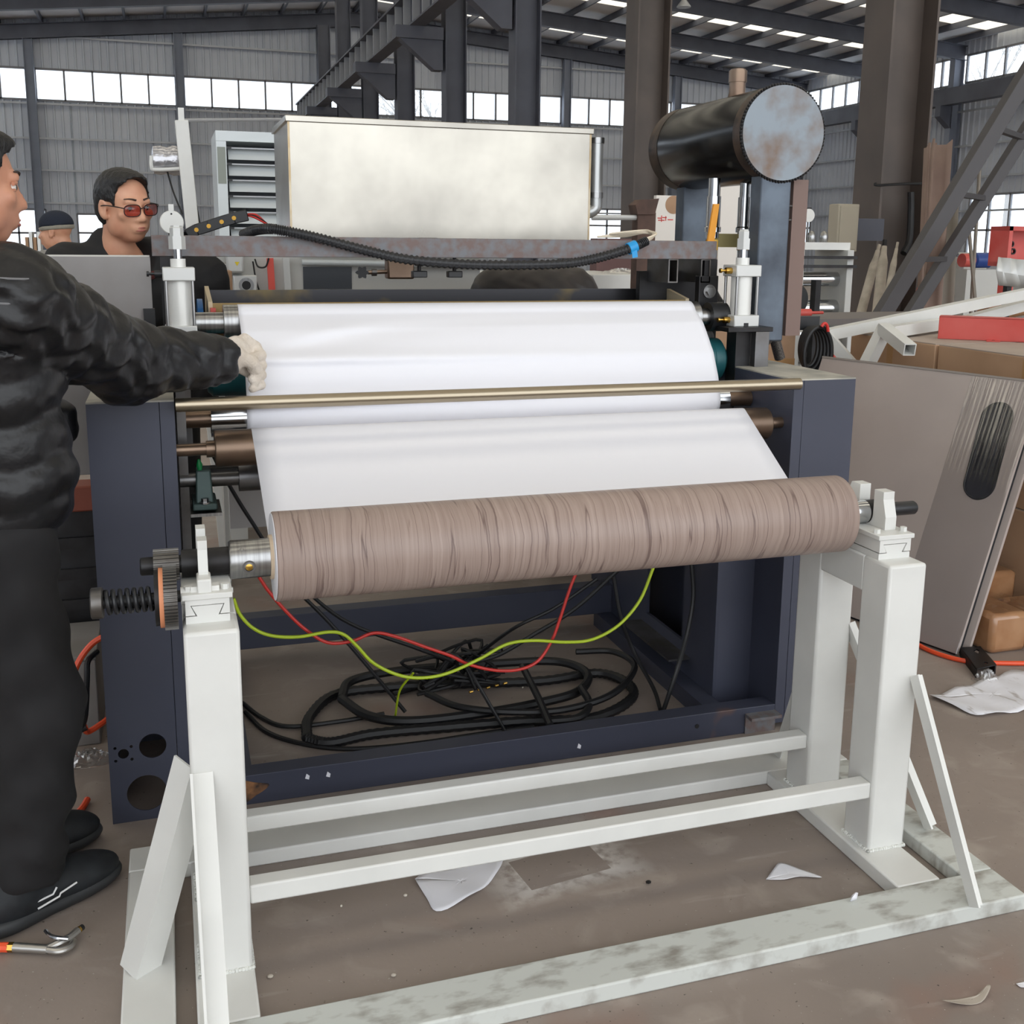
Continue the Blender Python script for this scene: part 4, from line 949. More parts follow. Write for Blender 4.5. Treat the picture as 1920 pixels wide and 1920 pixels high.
# glove: palm, four curled fingers and a thumb closing on the paper edge
gd = (hdR-wrR)/np.linalg.norm(hdR-wrR); gx = gd; gz = UPV-gx*(UPV@gx); gz /= np.linalg.norm(gz); gy = np.cross(gz, gx)   # gx out along the hand, gz up, gy into the scene
GS = 1.2; Gp = lambda a, b_, c_: wrR+(gx*a+gy*b_+gz*c_)*GS
Rg = np.stack([gx,gy,gz],1)
gf = [cone(Gp(-.03,0,0), Gp(.02,0,.002), .042,.041), ell(Gp(.048,.0,.006),(.052,.031,.047),Rg)]
fl_ = []
for i in range(4):                                   # knuckles stacked from index (top) to little finger (bottom)
    zt = .032-.021*i; Lf = (.040,.045,.042,.034)[i]; r = (.0115-.0008*i)*GS
    k0 = Gp(.072-.004*i, -.006, zt+.004); k1 = Gp(.072+Lf*.62, -.016, zt-.014); k2 = Gp(.072+Lf*.40, -.034, zt-.030); k3 = Gp(.052, -.034, zt-.034)
    fl_ += [(k0,k1,k2,k3,r)]; gf += [cone(k0,k1,r*1.12,r*1.05), cone(k1,k2,r*1.05,r), cone(k2,k3,r,r*.92)]
gf += [cone(Gp(.022,-.022,.006), Gp(.046,-.040,-.010), .019,.016), cone(Gp(.046,-.040,-.010), Gp(.068,-.040,-.034), .016,.0138), cone(Gp(.068,-.04,-.034), Gp(.060,-.036,-.050), .0138,.012)]
knit = lambda P: .0006*np.sin(P@gx*900)*np.sin(P@gz*900)
body_part('glove', union(gf, .006), Gp(.05,0,0)-.14, Gp(.05,0,0)+.14, .0036, GLOVE, p1, knit)

# ---------------------------------------------------------------- man with glasses leaning in behind the guard panel
p2c = np.array((-.115,1.88,0)); p2 = thing('person', 'person with tinted glasses and dark jacket, leaning in behind the grey guard panel', 'person', p2c)
H2 = np.array(U(234,384,y=1.72)); F2 = np.array((.56,-.83,-.16))
sh2L, sh2R = np.array((-.29,1.85,1.335)), np.array((.13,1.89,1.31)); hp2 = np.array((-.08,2.16,.92))
ext = [cone(H2+(-.02,.055,-.13), (-.08,1.90,1.28), .046,.10), cone((-.08,1.88,1.28), hp2, .11,.11), cone(sh2L, (-.36,1.84,1.08), .05,.04), cone((-.36,1.84,1.08), (-.27,1.72,.92), .04,.03), cone(sh2R,(.17,1.98,1.06),.05,.04), cone((.17,1.98,1.06),(.12,2.0,.86),.04,.03),
       cone(hp2+(-.09,0,0),(-.18,2.18,.48),.08,.05), cone((-.18,2.18,.48),(-.18,2.20,.08),.05,.035), cone(hp2+(.09,0,0),(.02,2.18,.48),.08,.05), cone((.02,2.18,.48),(.02,2.20,.08),.05,.035)]
head(p2, H2, F2, .96, SKIN2, .084, glasses=True, extra=ext, lo_hi=(np.array((-.42,1.5,.05)), np.array((.26,2.3,1.68))), h=.0055, up=(-.10,.0,1))
fold = lambda P: -.004*np.sin(P[:,0]*60+np.sin(P[:,2]*40)*2)*np.sin(P[:,2]*45+P[:,1]*30)
jk2 = union([cone(sh2L+(.02,0,0), sh2R+(-.02,0,0), .095,.095), cone((-.08,1.90,1.26), hp2, .185,.175), cone(sh2L,(-.36,1.84,1.08),.085,.075), cone((-.36,1.84,1.08),(-.27,1.72,.92),.072,.05), cone(sh2R,(.17,1.98,1.06),.085,.075), cone((.17,1.98,1.06),(.12,2.0,.88),.072,.05),
             cone((-.13,1.83,1.395),(-.03,1.83,1.385),.066,.066), cone((-.175,1.81,1.40),(-.165,1.82,1.44),.05,.042)], .05)
jk2 = cut(jk2, cone(H2+(.02,.02,-.15), H2+(.02,0,0), .068,.085), .012)
body_part('jacket', jk2, (-.50,1.50,.78), (.34,2.40,1.50), .010, DARKCLOTH, p2, fold)
MB().path([(-.13,1.725,1.345),(-.10,1.71,1.325),(-.06,1.71,1.322),(-.02,1.72,1.335)], .013, 8).build('collar', mat('maroon_knit',(82,34,32),.9), p2)
tr2 = union([cone(hp2+(-.06,0,0), hp2+(.06,0,0), .14,.14), cone(hp2+(-.09,0,0),(-.18,2.18,.48),.105,.085), cone((-.18,2.18,.48),(-.18,2.20,.10),.085,.075), cone(hp2+(.09,0,0),(.02,2.18,.48),.105,.085), cone((.02,2.18,.48),(.02,2.20,.10),.085,.075)], .03)
body_part('trousers', cut(tr2, lambda P: P[:,2]-.085, .01), (-.32,1.9,.07), (.17,2.38,1.1), .014, JEANS, p2)
shoe(p2, (-.18,2.28,0), (-.17,2.01,0)); shoe(p2, (.02,2.28,0), (.03,2.01,0))

p2.location += Vector((-.01,.30,0))
# ---------------------------------------------------------------- man in knit cap far behind
H3 = np.array(U(104,436,y=6.0)); p3 = thing('person', 'person in dark knit cap with grey band far behind, seen from the side', 'person', (H3[0]+.02,H3[1],0))
hz = H3[2]
def stand_body(person, H, F, jm, skin, s_=1.0, **kw):
    f_ = np.array((F[0],F[1],0)); f_ /= np.linalg.norm(f_); r_ = np.array((f_[1],-f_[0],0)); Q = lambda a, b_, z: np.array((H[0],H[1],0))-f_*.03+f_*a+r_*b_+UPV*z
    hz = H[2]; S = {sx: Q(0,sx*.19,hz-.27) for sx in (-1,1)}; E_ = {sx: Q(.03,sx*.25,hz-.54) for sx in (-1,1)}; Wd = {sx: Q(.18,sx*.22,hz-.72) for sx in (-1,1)}; Hp = {sx: Q(0,sx*.09,hz-.72) for sx in (-1,1)}
    ex_ = [cone(Q(-.01,0,hz-.18), Q(0,0,hz-.32), .06,.11), cone(Q(0,0,hz-.3), Q(0,0,hz-.7), .11,.11)]
    for sx in (-1,1): ex_ += [cone(S[sx],E_[sx],.045,.04), cone(E_[sx],Wd[sx],.04,.03), ell(Wd[sx]+f_*.06,(.05,.04,.045)), cone(Hp[sx],Q(.02,sx*.1,.46),.08,.05), cone(Q(.02,sx*.1,.46),Q(0,sx*.1,.07),.05,.035)]
    P_ = np.array(list(S.values())+list(E_.values())+list(Wd.values())+[Q(0,0,.03)]); lo, hi = P_.min(0)-.14, P_.max(0)+.14; lo[2] = .03
    head(person, H, F, s_, skin, .07, extra=ex_, lo_hi=(lo,hi), h=kw.pop('h',.009), **kw)
    jf = union([cone(S[-1],S[1],.09,.09), cone(Q(0,0,hz-.36), Q(0,0,hz-.76), .165,.165), cone(Q(-.02,0,hz-.19),Q(-.02,0,hz-.23),.07,.08)]+sum([[cone(S[sx],E_[sx],.08,.07), cone(E_[sx],Wd[sx],.07,.05)] for sx in (-1,1)],[]), .045)
    body_part('jacket', cut(jf, lambda P: P[:,2]-(hz-.90), .01), lo-.1, hi+np.array((.1,.1,.25)), .014, jm, person, fold)
    tf = union([cone(Hp[-1],Hp[1],.13,.13)]+sum([[cone(Hp[sx],Q(.02,sx*.1,.46),.10,.08), cone(Q(.02,sx*.1,.46),Q(0,sx*.1,.1),.08,.07)] for sx in (-1,1)],[]), .03)
    body_part('trousers', cut(tf, lambda P: P[:,2]-.08, .01), lo-.1, hi+.1, .018, JEANS, person)
    for sx in (-1,1): shoe(person, Q(-.09,sx*.1,0), Q(.19,sx*.11,0))
stand_body(p3, H3, (-.95,.30,-.1), mat('pale_grey_work_coat',(196,196,190),.8), SKIN2, 1.02, beanie=True)

# ---------------------------------------------------------------- person bent over behind the trough
p4 = thing('person', 'person in dark leather jacket bent over behind the machine, only the back showing', 'person', (1.55,2.85,0))
X4, Y4 = 1.545, 2.66
ext = [cone((X4,Y4+.34,1.17),(X4,Y4+.16,1.20),.06,.09), cone((X4,Y4+.1,1.2),(X4,Y4+.22,.90),.12,.12)]
for sx in (-1,1):
    ext += [cone((X4+sx*.2,Y4+.14,1.2),(X4+sx*.27,Y4+.36,1.0),.05,.04), cone((X4+sx*.27,Y4+.36,1.0),(X4+sx*.15,Y4+.56,.88),.04,.03), ell((X4+sx*.14,Y4+.6,.87),(.04,.05,.03)), cone((X4+sx*.09,Y4+.05,.9),(X4+sx*.11,Y4+.14,.47),.08,.05), cone((X4+sx*.11,Y4+.14,.47),(X4+sx*.11,Y4+.06,.07),.05,.035)]
head(p4, (X4,Y4+.44,1.19), (0,.75,-.62), 1.0, SKIN2, .07, extra=ext, lo_hi=(np.array((X4-.38,Y4-.1,.03)), np.array((X4+.38,Y4+.72,1.35))), h=.009)
jf = union([ell((X4,Y4+.10,1.10),(.235,.17,.245)), cone((X4-.17,Y4+.14,1.24),(X4+.17,Y4+.14,1.24),.105,.105)]+sum([[cone((X4+sx*.2,Y4+.14,1.22),(X4+sx*.27,Y4+.36,1.0),.085,.07), cone((X4+sx*.27,Y4+.36,1.0),(X4+sx*.15,Y4+.54,.88),.07,.05)] for sx in (-1,1)],[]), .05)
body_part('jacket', cut(jf, lambda P: P[:,2]-.84, .01), (X4-.42,Y4-.2,.82), (X4+.42,Y4+.72,1.46), .011, BROWNCLOTH, p4, fold)
tf = union([ell((X4,Y4+.08,.88),(.17,.14,.13))]+sum([[cone((X4+sx*.09,Y4+.05,.86),(X4+sx*.11,Y4+.14,.47),.10,.08), cone((X4+sx*.11,Y4+.14,.47),(X4+sx*.11,Y4+.06,.1),.08,.07)] for sx in (-1,1)],[]), .03)
body_part('trousers', cut(tf, lambda P: P[:,2]-.08, .01), (X4-.3,Y4-.16,.06), (X4+.3,Y4+.36,1.05), .015, JEANS, p4)
for sx in (-1,1): shoe(p4, (X4+sx*.11,Y4-.03,0), (X4+sx*.115,Y4+.25,0))
# ================================================================== cables, hoses and scraps around the machine
def one(mb, name, m, label, cat, group=None, **k): return tag(mb.build(name, m, None, **k), label, cat, group)
def pxs(pts, **k): return [U(a, b_, **k) for a, b_ in pts]
# corrugated conduit lying across the upper beam
cp = [U(456,440,y=1.52), U(478,432,y=1.47), U(505,429,y=1.405)]+[U(a,b_,y=1.400) for a, b_ in ((540,434),(600,447),(680,468),(760,486),(860,495),(960,497),(1060,494),(1120,484),(1180,466))]+[U(1212,452,y=1.41)]
con = thing('corrugated_conduit', 'black corrugated cable conduit sagging across the upper beam', 'conduit', cp[5])
MB().path(cp, .0150, 12, rf=lambda i, N: 1.0 if i % 4 < 2 else .80, sub=38).build('conduit_tube', BLACKPL, con, ang=60)
a, b_ = U(1178,467,y=1.400), U(1192,461,y=1.402); MB().cyl(a, b_, .0185, 18).build('blue_tape', BLUETAPE, con)
MB().hexa([U(1184,466,y=1.386),U(1194,464,y=1.386),U(1194,464,y=1.388),U(1184,466,y=1.388)], [U(1186,484,y=1.386),U(1196,482,y=1.386),U(1196,482,y=1.388),U(1186,484,y=1.388)]).build('tape_tail', BLUETAPE, con)
CREAM = mat('cream_wire', (226,212,190), .5)
for k in range(5):
    q = [U(1208,453-k,y=1.41), U(1222+k*2,447-2*k,y=1.44), U(1224-k,440-k*1.4,y=1.48), U(1205,437-k*1.2,y=1.52), U(1170-6*k,443-1.2*k,y=1.55), U(1120+8*k,444-k,y=1.56)]
    MB().path(q, .0035, 6).build('wire', CREAM, con)
# red and yellow-green cables drooping inside the frame
one(MB().path([U(x,y_,y=1.16) for x, y_ in ((486,1082),(505,1110),(540,1150),(575,1182),(615,1205),(660,1202),(700,1187),(740,1193),(800,1214),(846,1230),(880,1246),(930,1257),(975,1255),(1010,1238),(1035,1200),(1050,1160),(1068,1105),(1082,1070))], .0048, 8), 'red_cable', REDWIRE, 'red cable drooping under the roll inside the machine frame', 'cable')
one(MB().path([U(x,y_,y=1.13) for x, y_ in ((438,1122),(450,1152),(475,1178),(510,1192),(560,1194),(615,1185),(645,1190),(670,1212),(700,1243),(745,1265),(790,1271),(840,1262),(900,1235),(950,1208),(1000,1201),(1060,1204),(1110,1199),(1160,1172),(1200,1125),(1225,1064))], .0048, 8), 'yellow_green_cable', YGWIRE, 'yellow-green earth cable drooping in two loops under the roll', 'cable')
one(MB().path([U(775,1262,y=1.2), U(752,1290,y=1.25), U(745,1315,y=1.3), U(741,1345,z=.012)], .0035, 6), 'yellow_green_cable', YGWIRE, 'short yellow-green wire end reaching the floor under the machine', 'cable')
def fcab(pts, r, label, z=None, corr_=False, grp='black cables under the machine'):
    P = [U(x,y_,z=z if z is not None else max(r,.008)) for x, y_ in pts]
    one(MB().path(P, r, 8, rf=(lambda i, N: 1.0 if i % 2 else .88) if corr_ else None, sub=14 if corr_ else 7), 'black_cable', BLACK, label, 'cable', grp)
fcab([(460,1335),(500,1372),(570,1395),(660,1404),(780,1394),(900,1376),(1000,1362)], .007, 'thin black cable nearest the front beam inside the machine')
fcab([(455,1318),(490,1345),(540,1362),(640,1352),(720,1338)], .007, 'thin black cable lying at the left inside the machine frame')
fcab([(575,1385),(580,1345),(630,1302),(740,1288),(880,1282),(1020,1276),(1120,1262),(1178,1282),(1182,1312),(1110,1346),(980,1352),(830,1364),(700,1376),(620,1392),(575,1385)], .017, 'thick black corrugated cable coiled in the widest loop on the floor', None, True)
fcab([(640,1310),(690,1342),(770,1352),(900,1338),(1010,1318),(1085,1296),(1100,1262),(1040,1240),(900,1246),(760,1256),(660,1276),(640,1310)], .015, 'thick black cable coiled in the inner loop on the floor', .034)
fcab([(1090,1290),(1105,1320),(1085,1345),(1030,1352)], .012, 'short black cable bend beside the coils', .05)
fcab([(800,1300),(860,1325),(960,1335),(1060,1330),(1150,1300),(1190,1250),(1150,1222),(1080,1222)], .011, 'black cable loop at the right of the coils', .055)
fcab([(980,1250),(1010,1310),(1032,1362)], .012, 'thick black cable running straight to the front beam', .07)
def hcab(pts, r, label):
    one(MB().path([U(x,y_,y=Y) if z is None else U(x,y_,z=z) for x, y_, Y, z in pts], r, 8, sub=8), 'black_cable', BLACK, label, 'cable', 'black cables under the machine')
hcab([(1297,1055,1.22,None),(1300,1120,1.21,None),(1288,1190,1.19,None),(1268,1260,1.15,None),(1243,1335,None,.01)], .0075, 'black cable hanging beside the wall opening inside the machine')
hcab([(1150,1080,1.45,None),(1165,1160,1.42,None),(1190,1225,1.40,None),(1225,1290,None,.03),(1238,1330,None,.01)], .0065, 'black cable hanging at the right and meeting the front beam')
hcab([(1160,1068,1.35,None),(1080,1140,1.38,None),(1000,1190,1.40,None),(930,1230,1.40,None),(860,1246,1.40,None)], .007, 'black cable crossing down from the right under the roll')
hcab([(1120,1085,1.3,None),(1040,1140,1.32,None),(960,1180,1.36,None),(880,1240,None,.08)], .006, 'second black cable crossing down from the right under the roll')
hcab([(870,1238,1.25,None),(900,1290,1.2,None),(948,1372,None,.01)], .0055, 'thin black cable dropping from the cable knot to the beam')
hcab([(560,1110,1.5,None),(620,1170,1.5,None),(690,1250,1.45,None),(760,1335,None,.02)], .006, 'thin grey-black cable slanting down behind the yellow loop')
hcab([(395,845,1.58,None),(430,910,1.58,None),(470,975,1.58,None),(530,1060,1.56,None),(640,1160,1.52,None),(780,1215,1.5,None),(850,1240,1.45,None)], .006, 'black cable slanting from the lower roller into the knot')
# knot of cable ends with brass terminals
kn = thing('cable_knot', 'tangled knot of black cables with brass ends in the middle of the machine floor', 'cables', U(850,1290,z=0))
rk = random.Random(4); kc = U(850,1262,z=.06)
for k in range(9):
    P = [kc+Vector((rk.uniform(-.16,.16), rk.uniform(-.10,.10), rk.uniform(-.04,.08))) for _ in range(6)]; MB().path(P, .006, 6, sub=5).build('cable_strand', BLACK, kn)
MB().path([kc+Vector((-.2,0,-.048)), kc+Vector((0,.06,-.05)), kc+Vector((.2,-.02,-.05))], .008, 6).build('cable_strand', BLACK, kn)
for k in range(5):
    p = U(880+k*16,1298-k*4,z=.03); MB().cyl(p, p+Vector((.012,.004,0)), .004, 8).build('terminal', BRASS, kn)
# orange air hose left, with black Y connector
yc_ = thing('hose_connector', 'black plastic hose connector with a black tube, behind the left leg', 'connector', U(135,1400,z=0))
cc = U(137,1372,y=1.30)
MB().cyl(cc+Vector((-.03,0,-.01)), cc+Vector((.035,0,.012)), .012, 12).build('connector_body', BLACKPL, yc_)
MB().cyl(cc, cc+Vector((-.012,-.01,-.05)), .014, 12).build('socket', BLACKPL, yc_)
MB().path([cc+Vector((.02,0,.005)), U(160,1340,y=1.28), U(163,1270,y=1.28), U(165,1240,y=1.3), U(182,1222,y=1.35)], .008, 8).build('black_tube', BLACK, yc_)
MB().path([cc+Vector((-.012,-.01,-.045)), U(126,1396,y=1.28), U(120,1420,z=.015)], .014, 10).build('plug', BLACK, yc_)
oh = thing('orange_hose', 'bright orange air hose curling behind the left person and cabinet', 'hose', U(120,1400,z=0))
MB().path([U(200,1190,y=1.32), U(172,1208,y=1.32), U(148,1240,y=1.31), U(136,1275,y=1.30), U(128,1330,y=1.30), cc+Vector((-.012,0,.022))], .0085, 8).build('upper_hose', ORANGE, oh)
MB().path([cc+Vector((.03,0,.01)), U(165,1372,y=1.32), U(190,1357,y=1.34), U(214,1338,y=1.38)], .0085, 8).build('side_hose', ORANGE, oh)
MB().path([cc+Vector((-.03,0,-.01)), U(105,1392,y=1.28), U(85,1420,z=.02), U(60,1440,z=.012)], .0085, 8).build('lower_hose', ORANGE, oh)
one(MB().path([U(164,1499,z=.009), U(150,1520,z=.009), U(122,1541,z=.009), U(100,1550,z=.009)], .0085, 8), 'orange_hose', ORANGE, 'short length of orange hose lying on the floor behind the shoe', 'hose')
one(MB().path([U(1690,1190,z=.009), U(1735,1216,z=.009), U(1775,1231,z=.009), U(1815,1240,z=.009), U(1860,1243,z=.009), U(1960,1244,z=.009)], .0085, 8), 'orange_hose', ORANGE, 'orange hose on the floor at the right below the beige panels', 'hose')
# grey block and clear bag at the left
bl = thing('grey_block', 'grey painted block on the floor behind the left person', 'block', U(160,1400,z=0))
c0 = U(190,1395,z=0); BLK = mat('grey_block_paint', (136,132,130), .6, rgb2=(120,116,112), nscale=5)
MB().box((c0.x-.13,c0.y,0),(c0.x,c0.y+.3,.26)).build('block_body', BLK, bl, bev=.004); MB().box((c0.x-.132,c0.y-.002,.26),(c0.x+.002,c0.y+.3,.275)).build('block_lid', BLK, bl, bev=.003)
FILM = bpy.data.materials.new('clear_film'); FILM.use_nodes = True; _n = FILM.node_tree; _n.nodes.clear(); _o = _n.nodes.new('ShaderNodeOutputMaterial'); _m2 = _n.nodes.new('ShaderNodeMixShader'); _m2.inputs[0].default_value = .24
_a = _n.nodes.new('ShaderNodeBsdfTransparent'); _g2 = _n.nodes.new('ShaderNodeBsdfGlossy'); _g2.inputs[1].default_value = .12; _n.links.new(_a.outputs[0], _m2.inputs[1]); _n.links.new(_g2.outputs[0], _m2.inputs[2]); _n.links.new(_m2.outputs[0], _o.inputs[0])
def crumple(c, rx, ry, h, seed, n=16):
    rnd = np.random.RandomState(seed); rows = []
    for i in range(n+1):
        r_ = i/n; rows.append([Vector((c.x+rx*r_*math.cos(a)*(1+.12*math.sin(3*a+seed)), c.y+ry*r_*math.sin(a)*(1+.1*math.cos(2*a)), max(.002, h*(1-r_**2)*(.5+.9*rnd.rand())))) for a in [2*math.pi*k/28 for k in range(29)]])
    return MB().grid(rows)
one(crumple(U(165,1428,z=0), .075, .05, .03, 2), 'plastic_bag', FILM, 'crumpled clear plastic bag on the floor behind the left cabinet edge', 'bag', smooth=False)
# ---- paper scraps
def scrap(pts, label, wav=.004, m=PAPER, z=0.002):
    P = [U(x,y_,z=z) for x, y_ in pts]; c = sum(P, Vector())/len(P); mb = MB(); rows = []
    Q = spline(P+[P[0]], 4)[:-1]
    for i in range(7):
        f_ = i/6; rows.append([Vector((c.x+(q.x-c.x)*f_, c.y+(q.y-c.y)*f_, z+wav*(.5+.5*math.sin(38*(c.x+(q.x-c.x)*f_)+27*(c.y+(q.y-c.y)*f_)))*(.35+.65*f_))) for k, q in enumerate(Q+[Q[0]])])
    one(mb.grid(rows), 'paper_scrap', m, label, 'paper', 'paper scraps on the floor', solid=.0006)
scrap([(778,1652),(800,1640),(870,1622),(938,1600),(942,1622),(928,1644),(900,1672),(862,1694),(818,1709),(800,1684)], 'torn white paper sheet on the floor under the tie bars', .008)
scrap([(1436,1649),(1450,1632),(1464,1620),(1500,1632),(1541,1647),(1500,1646),(1470,1650)], 'small white triangular paper scrap on the floor inside the stand', .004)
SKETCH = mat('paper_with_dirty_rubbings', (232,232,238), .7, rgb2=(150,140,130), nscale=26, nlo=.58, nhi=.72, stretch=(1,.35,1), detail=7)
scrap([(1742,1308),(1790,1294),(1850,1276),(1895,1262),(1935,1268),(1965,1300),(1935,1328),(1880,1340),(1830,1343),(1785,1326)], 'large white paper sheet with dirty rubbings on the floor at the right', .012, SKETCH)
one(MB().path([U(1594,1692,z=.003), U(1596,1682,z=.016), U(1604,1674,z=.026)], .0008, 4).grid([[U(1593,1691,z=.0405), U(1606,1687,z=.0405)],[U(1598,1682,z=.055), U(1607,1683,z=.05)],[U(1605,1673,z=.06), U(1609,1674,z=.058)]]), 'paper_scrap', PAPER, 'tiny curl of white paper by the front rail', 'paper', 'paper scraps on the floor', solid=.0006)
scrap([(1765,1885),(1800,1873),(1838,1868),(1850,1858),(1856,1862),(1840,1880),(1800,1886)], 'crumpled strip of dirty paper near the lower right corner', .015, mat('dirty_paper',(176,166,154),.8))
scrap([(1905,1845),(1935,1838),(1935,1848),(1915,1852)], 'white paper corner at the right photo edge', .003)
# small litter, leaf and bolt bits
LIT = mat('floor_litter', (200,192,180), .8)
for k, (x, y_, s_) in enumerate(((507,1832,9),(738,1830,8),(760,1680,7),(1216,1655,10),(640,1700,4),(980,1290,4))):
    c = U(x,y_,z=.003); one(MB().ball(c+Vector((0,0,.002)), (s_*.0007,s_*.0006,.003), 7, 5), 'litter_chip', LIT if k != 3 else DARKSTEEL, ['pale putty lump on the floor near the left post','small pale chip on the floor left of the middle','pale chip beside the torn sheet','dark crumpled leaf on the floor inside the stand','tiny pale chip near the rear tie bar','white plastic chip among the cables'][k], 'litter', 'floor litter', smooth=False)
# ---- air blow gun
g = thing('air_blow_gun', 'silver air blow gun with orange hose lying on the floor beside the shoe', 'air gun', U(75,1775,z=0))
SILVER = mat('cast_aluminium', (190,188,184), .3, .9)
z0 = .014; q = lambda x, y_, z=z0: U(x,y_,z=z)
MB().path([q(26,1776), q(60,1778), q(90,1780)], .0095, 12, smooth=False).build('handle', SILVER, g)
MB().path([q(88,1781), q(112,1783), q(132,1775), q(138,1764)], .007, 10).build('guard', SILVER, g)
MB().path([q(90,1778), q(112,1767,.02), q(130,1758,.02), q(146,1745,.02)], .0085, 10).build('gun_body', SILVER, g)
MB().path([q(128,1760,.03), q(108,1758,.034), q(94,1754,.034), q(85,1745,.034)], .004, 8).build('trigger', CHROME, g)
MB().cyl(q(143,1747,.02), q(150,1742,.02), .007, 10).build('nozzle', BRASS, g); MB().cyl(q(150,1742,.02), q(155,1738,.02), .0065, 10).build('nozzle_tip', BLACK, g)
MB().cyl(q(15,1776), q(26,1776), .010, 6).build('hose_nut', BRASS, g)
MB().path([q(16,1776), q(0,1776), q(-40,1780), q(-120,1800)], .010, 8).build('hose', ORANGE, g)
# ================================================================== right side: leaning panels, cartons, steel
Bp = Vector((2.63,1.33,0)); dp = Vector((-.28,.96,0)); npv = Vector((.96,.28,0)); th = math.radians(21); vp = npv*math.sin(th)+Vector((0,0,1))*math.cos(th); nn = (npv*math.cos(th)-Vector((0,0,1))*math.sin(th))
PL = lambda a, h, o: Bp+dp*a+vp*h+nn*o
pn = thing('beige_panel', 'beige sheet panel with dark oval window, half wrapped in film, leaning at the right', 'panel', PL(.4,0,0))
def slab(a0, a1, h0, h1, o0, o1): return MB().hexa([PL(a0,h0,o0),PL(a1,h0,o0),PL(a1,h0,o1),PL(a0,h0,o1)], [PL(a0,h1,o0),PL(a1,h1,o0),PL(a1,h1,o1),PL(a0,h1,o1)])
ov = []; cxo, r_ = .078, .060
for k in range(25): ov.append((cxo+r_*math.cos(math.pi*k/24), .885+r_*1.0*math.sin(math.pi*k/24)))
for k in range(25): ov.append((cxo-.012+r_*math.cos(math.pi+math.pi*k/24), .635+r_*1.0*math.sin(math.pi+math.pi*k/24)))
sheet_prism([PL(-.045,.012,0),PL(.95,.012,0),PL(.95,1.04,0),PL(-.045,1.04,0)], [[PL(a_,h_,0) for a_, h_ in ov]], nn*.012, 'panel_sheet', BEIGE, pn)
MB().prism([PL(a_,h_,.004) for a_, h_ in ov], nn*.004).build('oval_window', mat('smoked_window',(52,52,56),.15), pn)
MB().path([PL(a_,h_,-.001) for a_, h_ in ov+[ov[0]]], .0035, 6, smooth=False).build('window_gasket', BLACK, pn)
rnd = random.Random(3); fm_ = MB()
rows = []
for i in range(41):
    h_ = .012+1.02*i/40; rows.append([PL(-.047+.27*k/40, h_, -.004-.003*abs(math.sin(k*1.15+.5*math.sin(i*.12+k*.05)))-.0006*rnd.random()) for k in range(41)])
fm_.grid(rows); fm_.build('stretch_film', FILM, pn, smooth=True, ang=60)
slab(-.045,.95,1.036,1.044,-.003,.015).build('taped_edge', mat('dull_edge_tape',(150,142,136),.6), pn)
pn2 = thing('beige_panel', 'second beige panel edge leaning behind the film-wrapped panel', 'panel', PL(.4,0,.06))
slab(-.055,.9,.0,1.03,.052,.066).build('panel_sheet', BEIGE, pn2); slab(-.03,.9,.0,1.0,.0145,.050).build('foam_spacer', mat('black_foam',(34,35,38),.8), pn2)
# carton stack that the panels lean on
CARD2 = mat('brown_kraft_carton', (186,152,122), .75, rgb2=(172,138,108), nscale=3)
KRAFT = mat('dusty_kraft_top', (178,164,152), .8, rgb2=(164,150,138), nscale=3)
def carton(lo, hi, label, name='cardboard_box', grp='flat cartons stacked at the right', m=CARD2, parent=None, rz=0.0):
    t = thing(name, label, 'box', ((lo[0]+hi[0])/2,(lo[1]+hi[1])/2,lo[2]), grp)
    B(lo,hi).build('carton_body', m, t, bev=.004); xm = (lo[0]+hi[0])/2
    B((lo[0]+.002,lo[1]+.002,hi[2]),(xm-.001,hi[1]-.002,hi[2]+.004)).build('top_flap', KRAFT, t); B((xm+.001,lo[1]+.002,hi[2]),(hi[0]-.002,hi[1]-.002,hi[2]+.004)).build('top_flap', KRAFT, t)
    ym = (lo[1]+hi[1])/2; B((lo[0]-.001,ym-.02,lo[2]+.01),(lo[0],ym+.02,hi[2]-.01)).build('tape', mat('packing_tape',(170,132,90),.3), t)
    return t
carton((3.14,1.10,.0),(4.0,2.65,.44),'lowest wide carton of the stack behind the beige panels'); carton((3.14,1.10,.446),(4.0,2.65,.885),'middle wide carton of the stack behind the beige panels')
carton((3.075,1.05,.89),(4.0,2.04,1.043),'near flat carton on top of the stack, under the red channel'); carton((3.075,2.06,.89),(4.0,2.65,1.043),'far flat carton on top of the stack, under the white frame')
# white welded tube frame lying askew on the cartons
wf = thing('white_tube_frame', 'white welded square-tube frame lying askew over the cartons at the right', 'frame', U(1700,640,y=2.2))
def tb(p, q_, w_, n='tube', m=WHITE, up=(0,0,1)): return MB().tubebox(p, q_, w_, w_, .004, up).build(n, m, wf, smooth=False)
A0 = U(1548,628,y=2.50); A1 = U(1960,543,y=2.80); A2 = U(1606,694,y=2.40)
tb(A0, A1, .050, 'long_tube'); tb(A0+Vector((0,.0,0)), A2, .050, 'leg_tube')
B0 = U(1672,634,y=2.10); B1 = U(1785,618,y=2.6); B2 = U(1690,652,y=1.95); B3 = U(1622,690,y=2.30)
tb(U(1668,622,y=2.30), U(1800,602,y=2.7), .05, 'cross_tube'); tb(U(1660,614,y=2.32), B3, .05, 'short_leg'); tb(U(1656,616,y=2.31), U(1706,656,y=2.02), .05, 'stub_tube')
tb(U(1802,604,y=2.74), U(1960,562,y=2.95), .05, 'rear_tube')
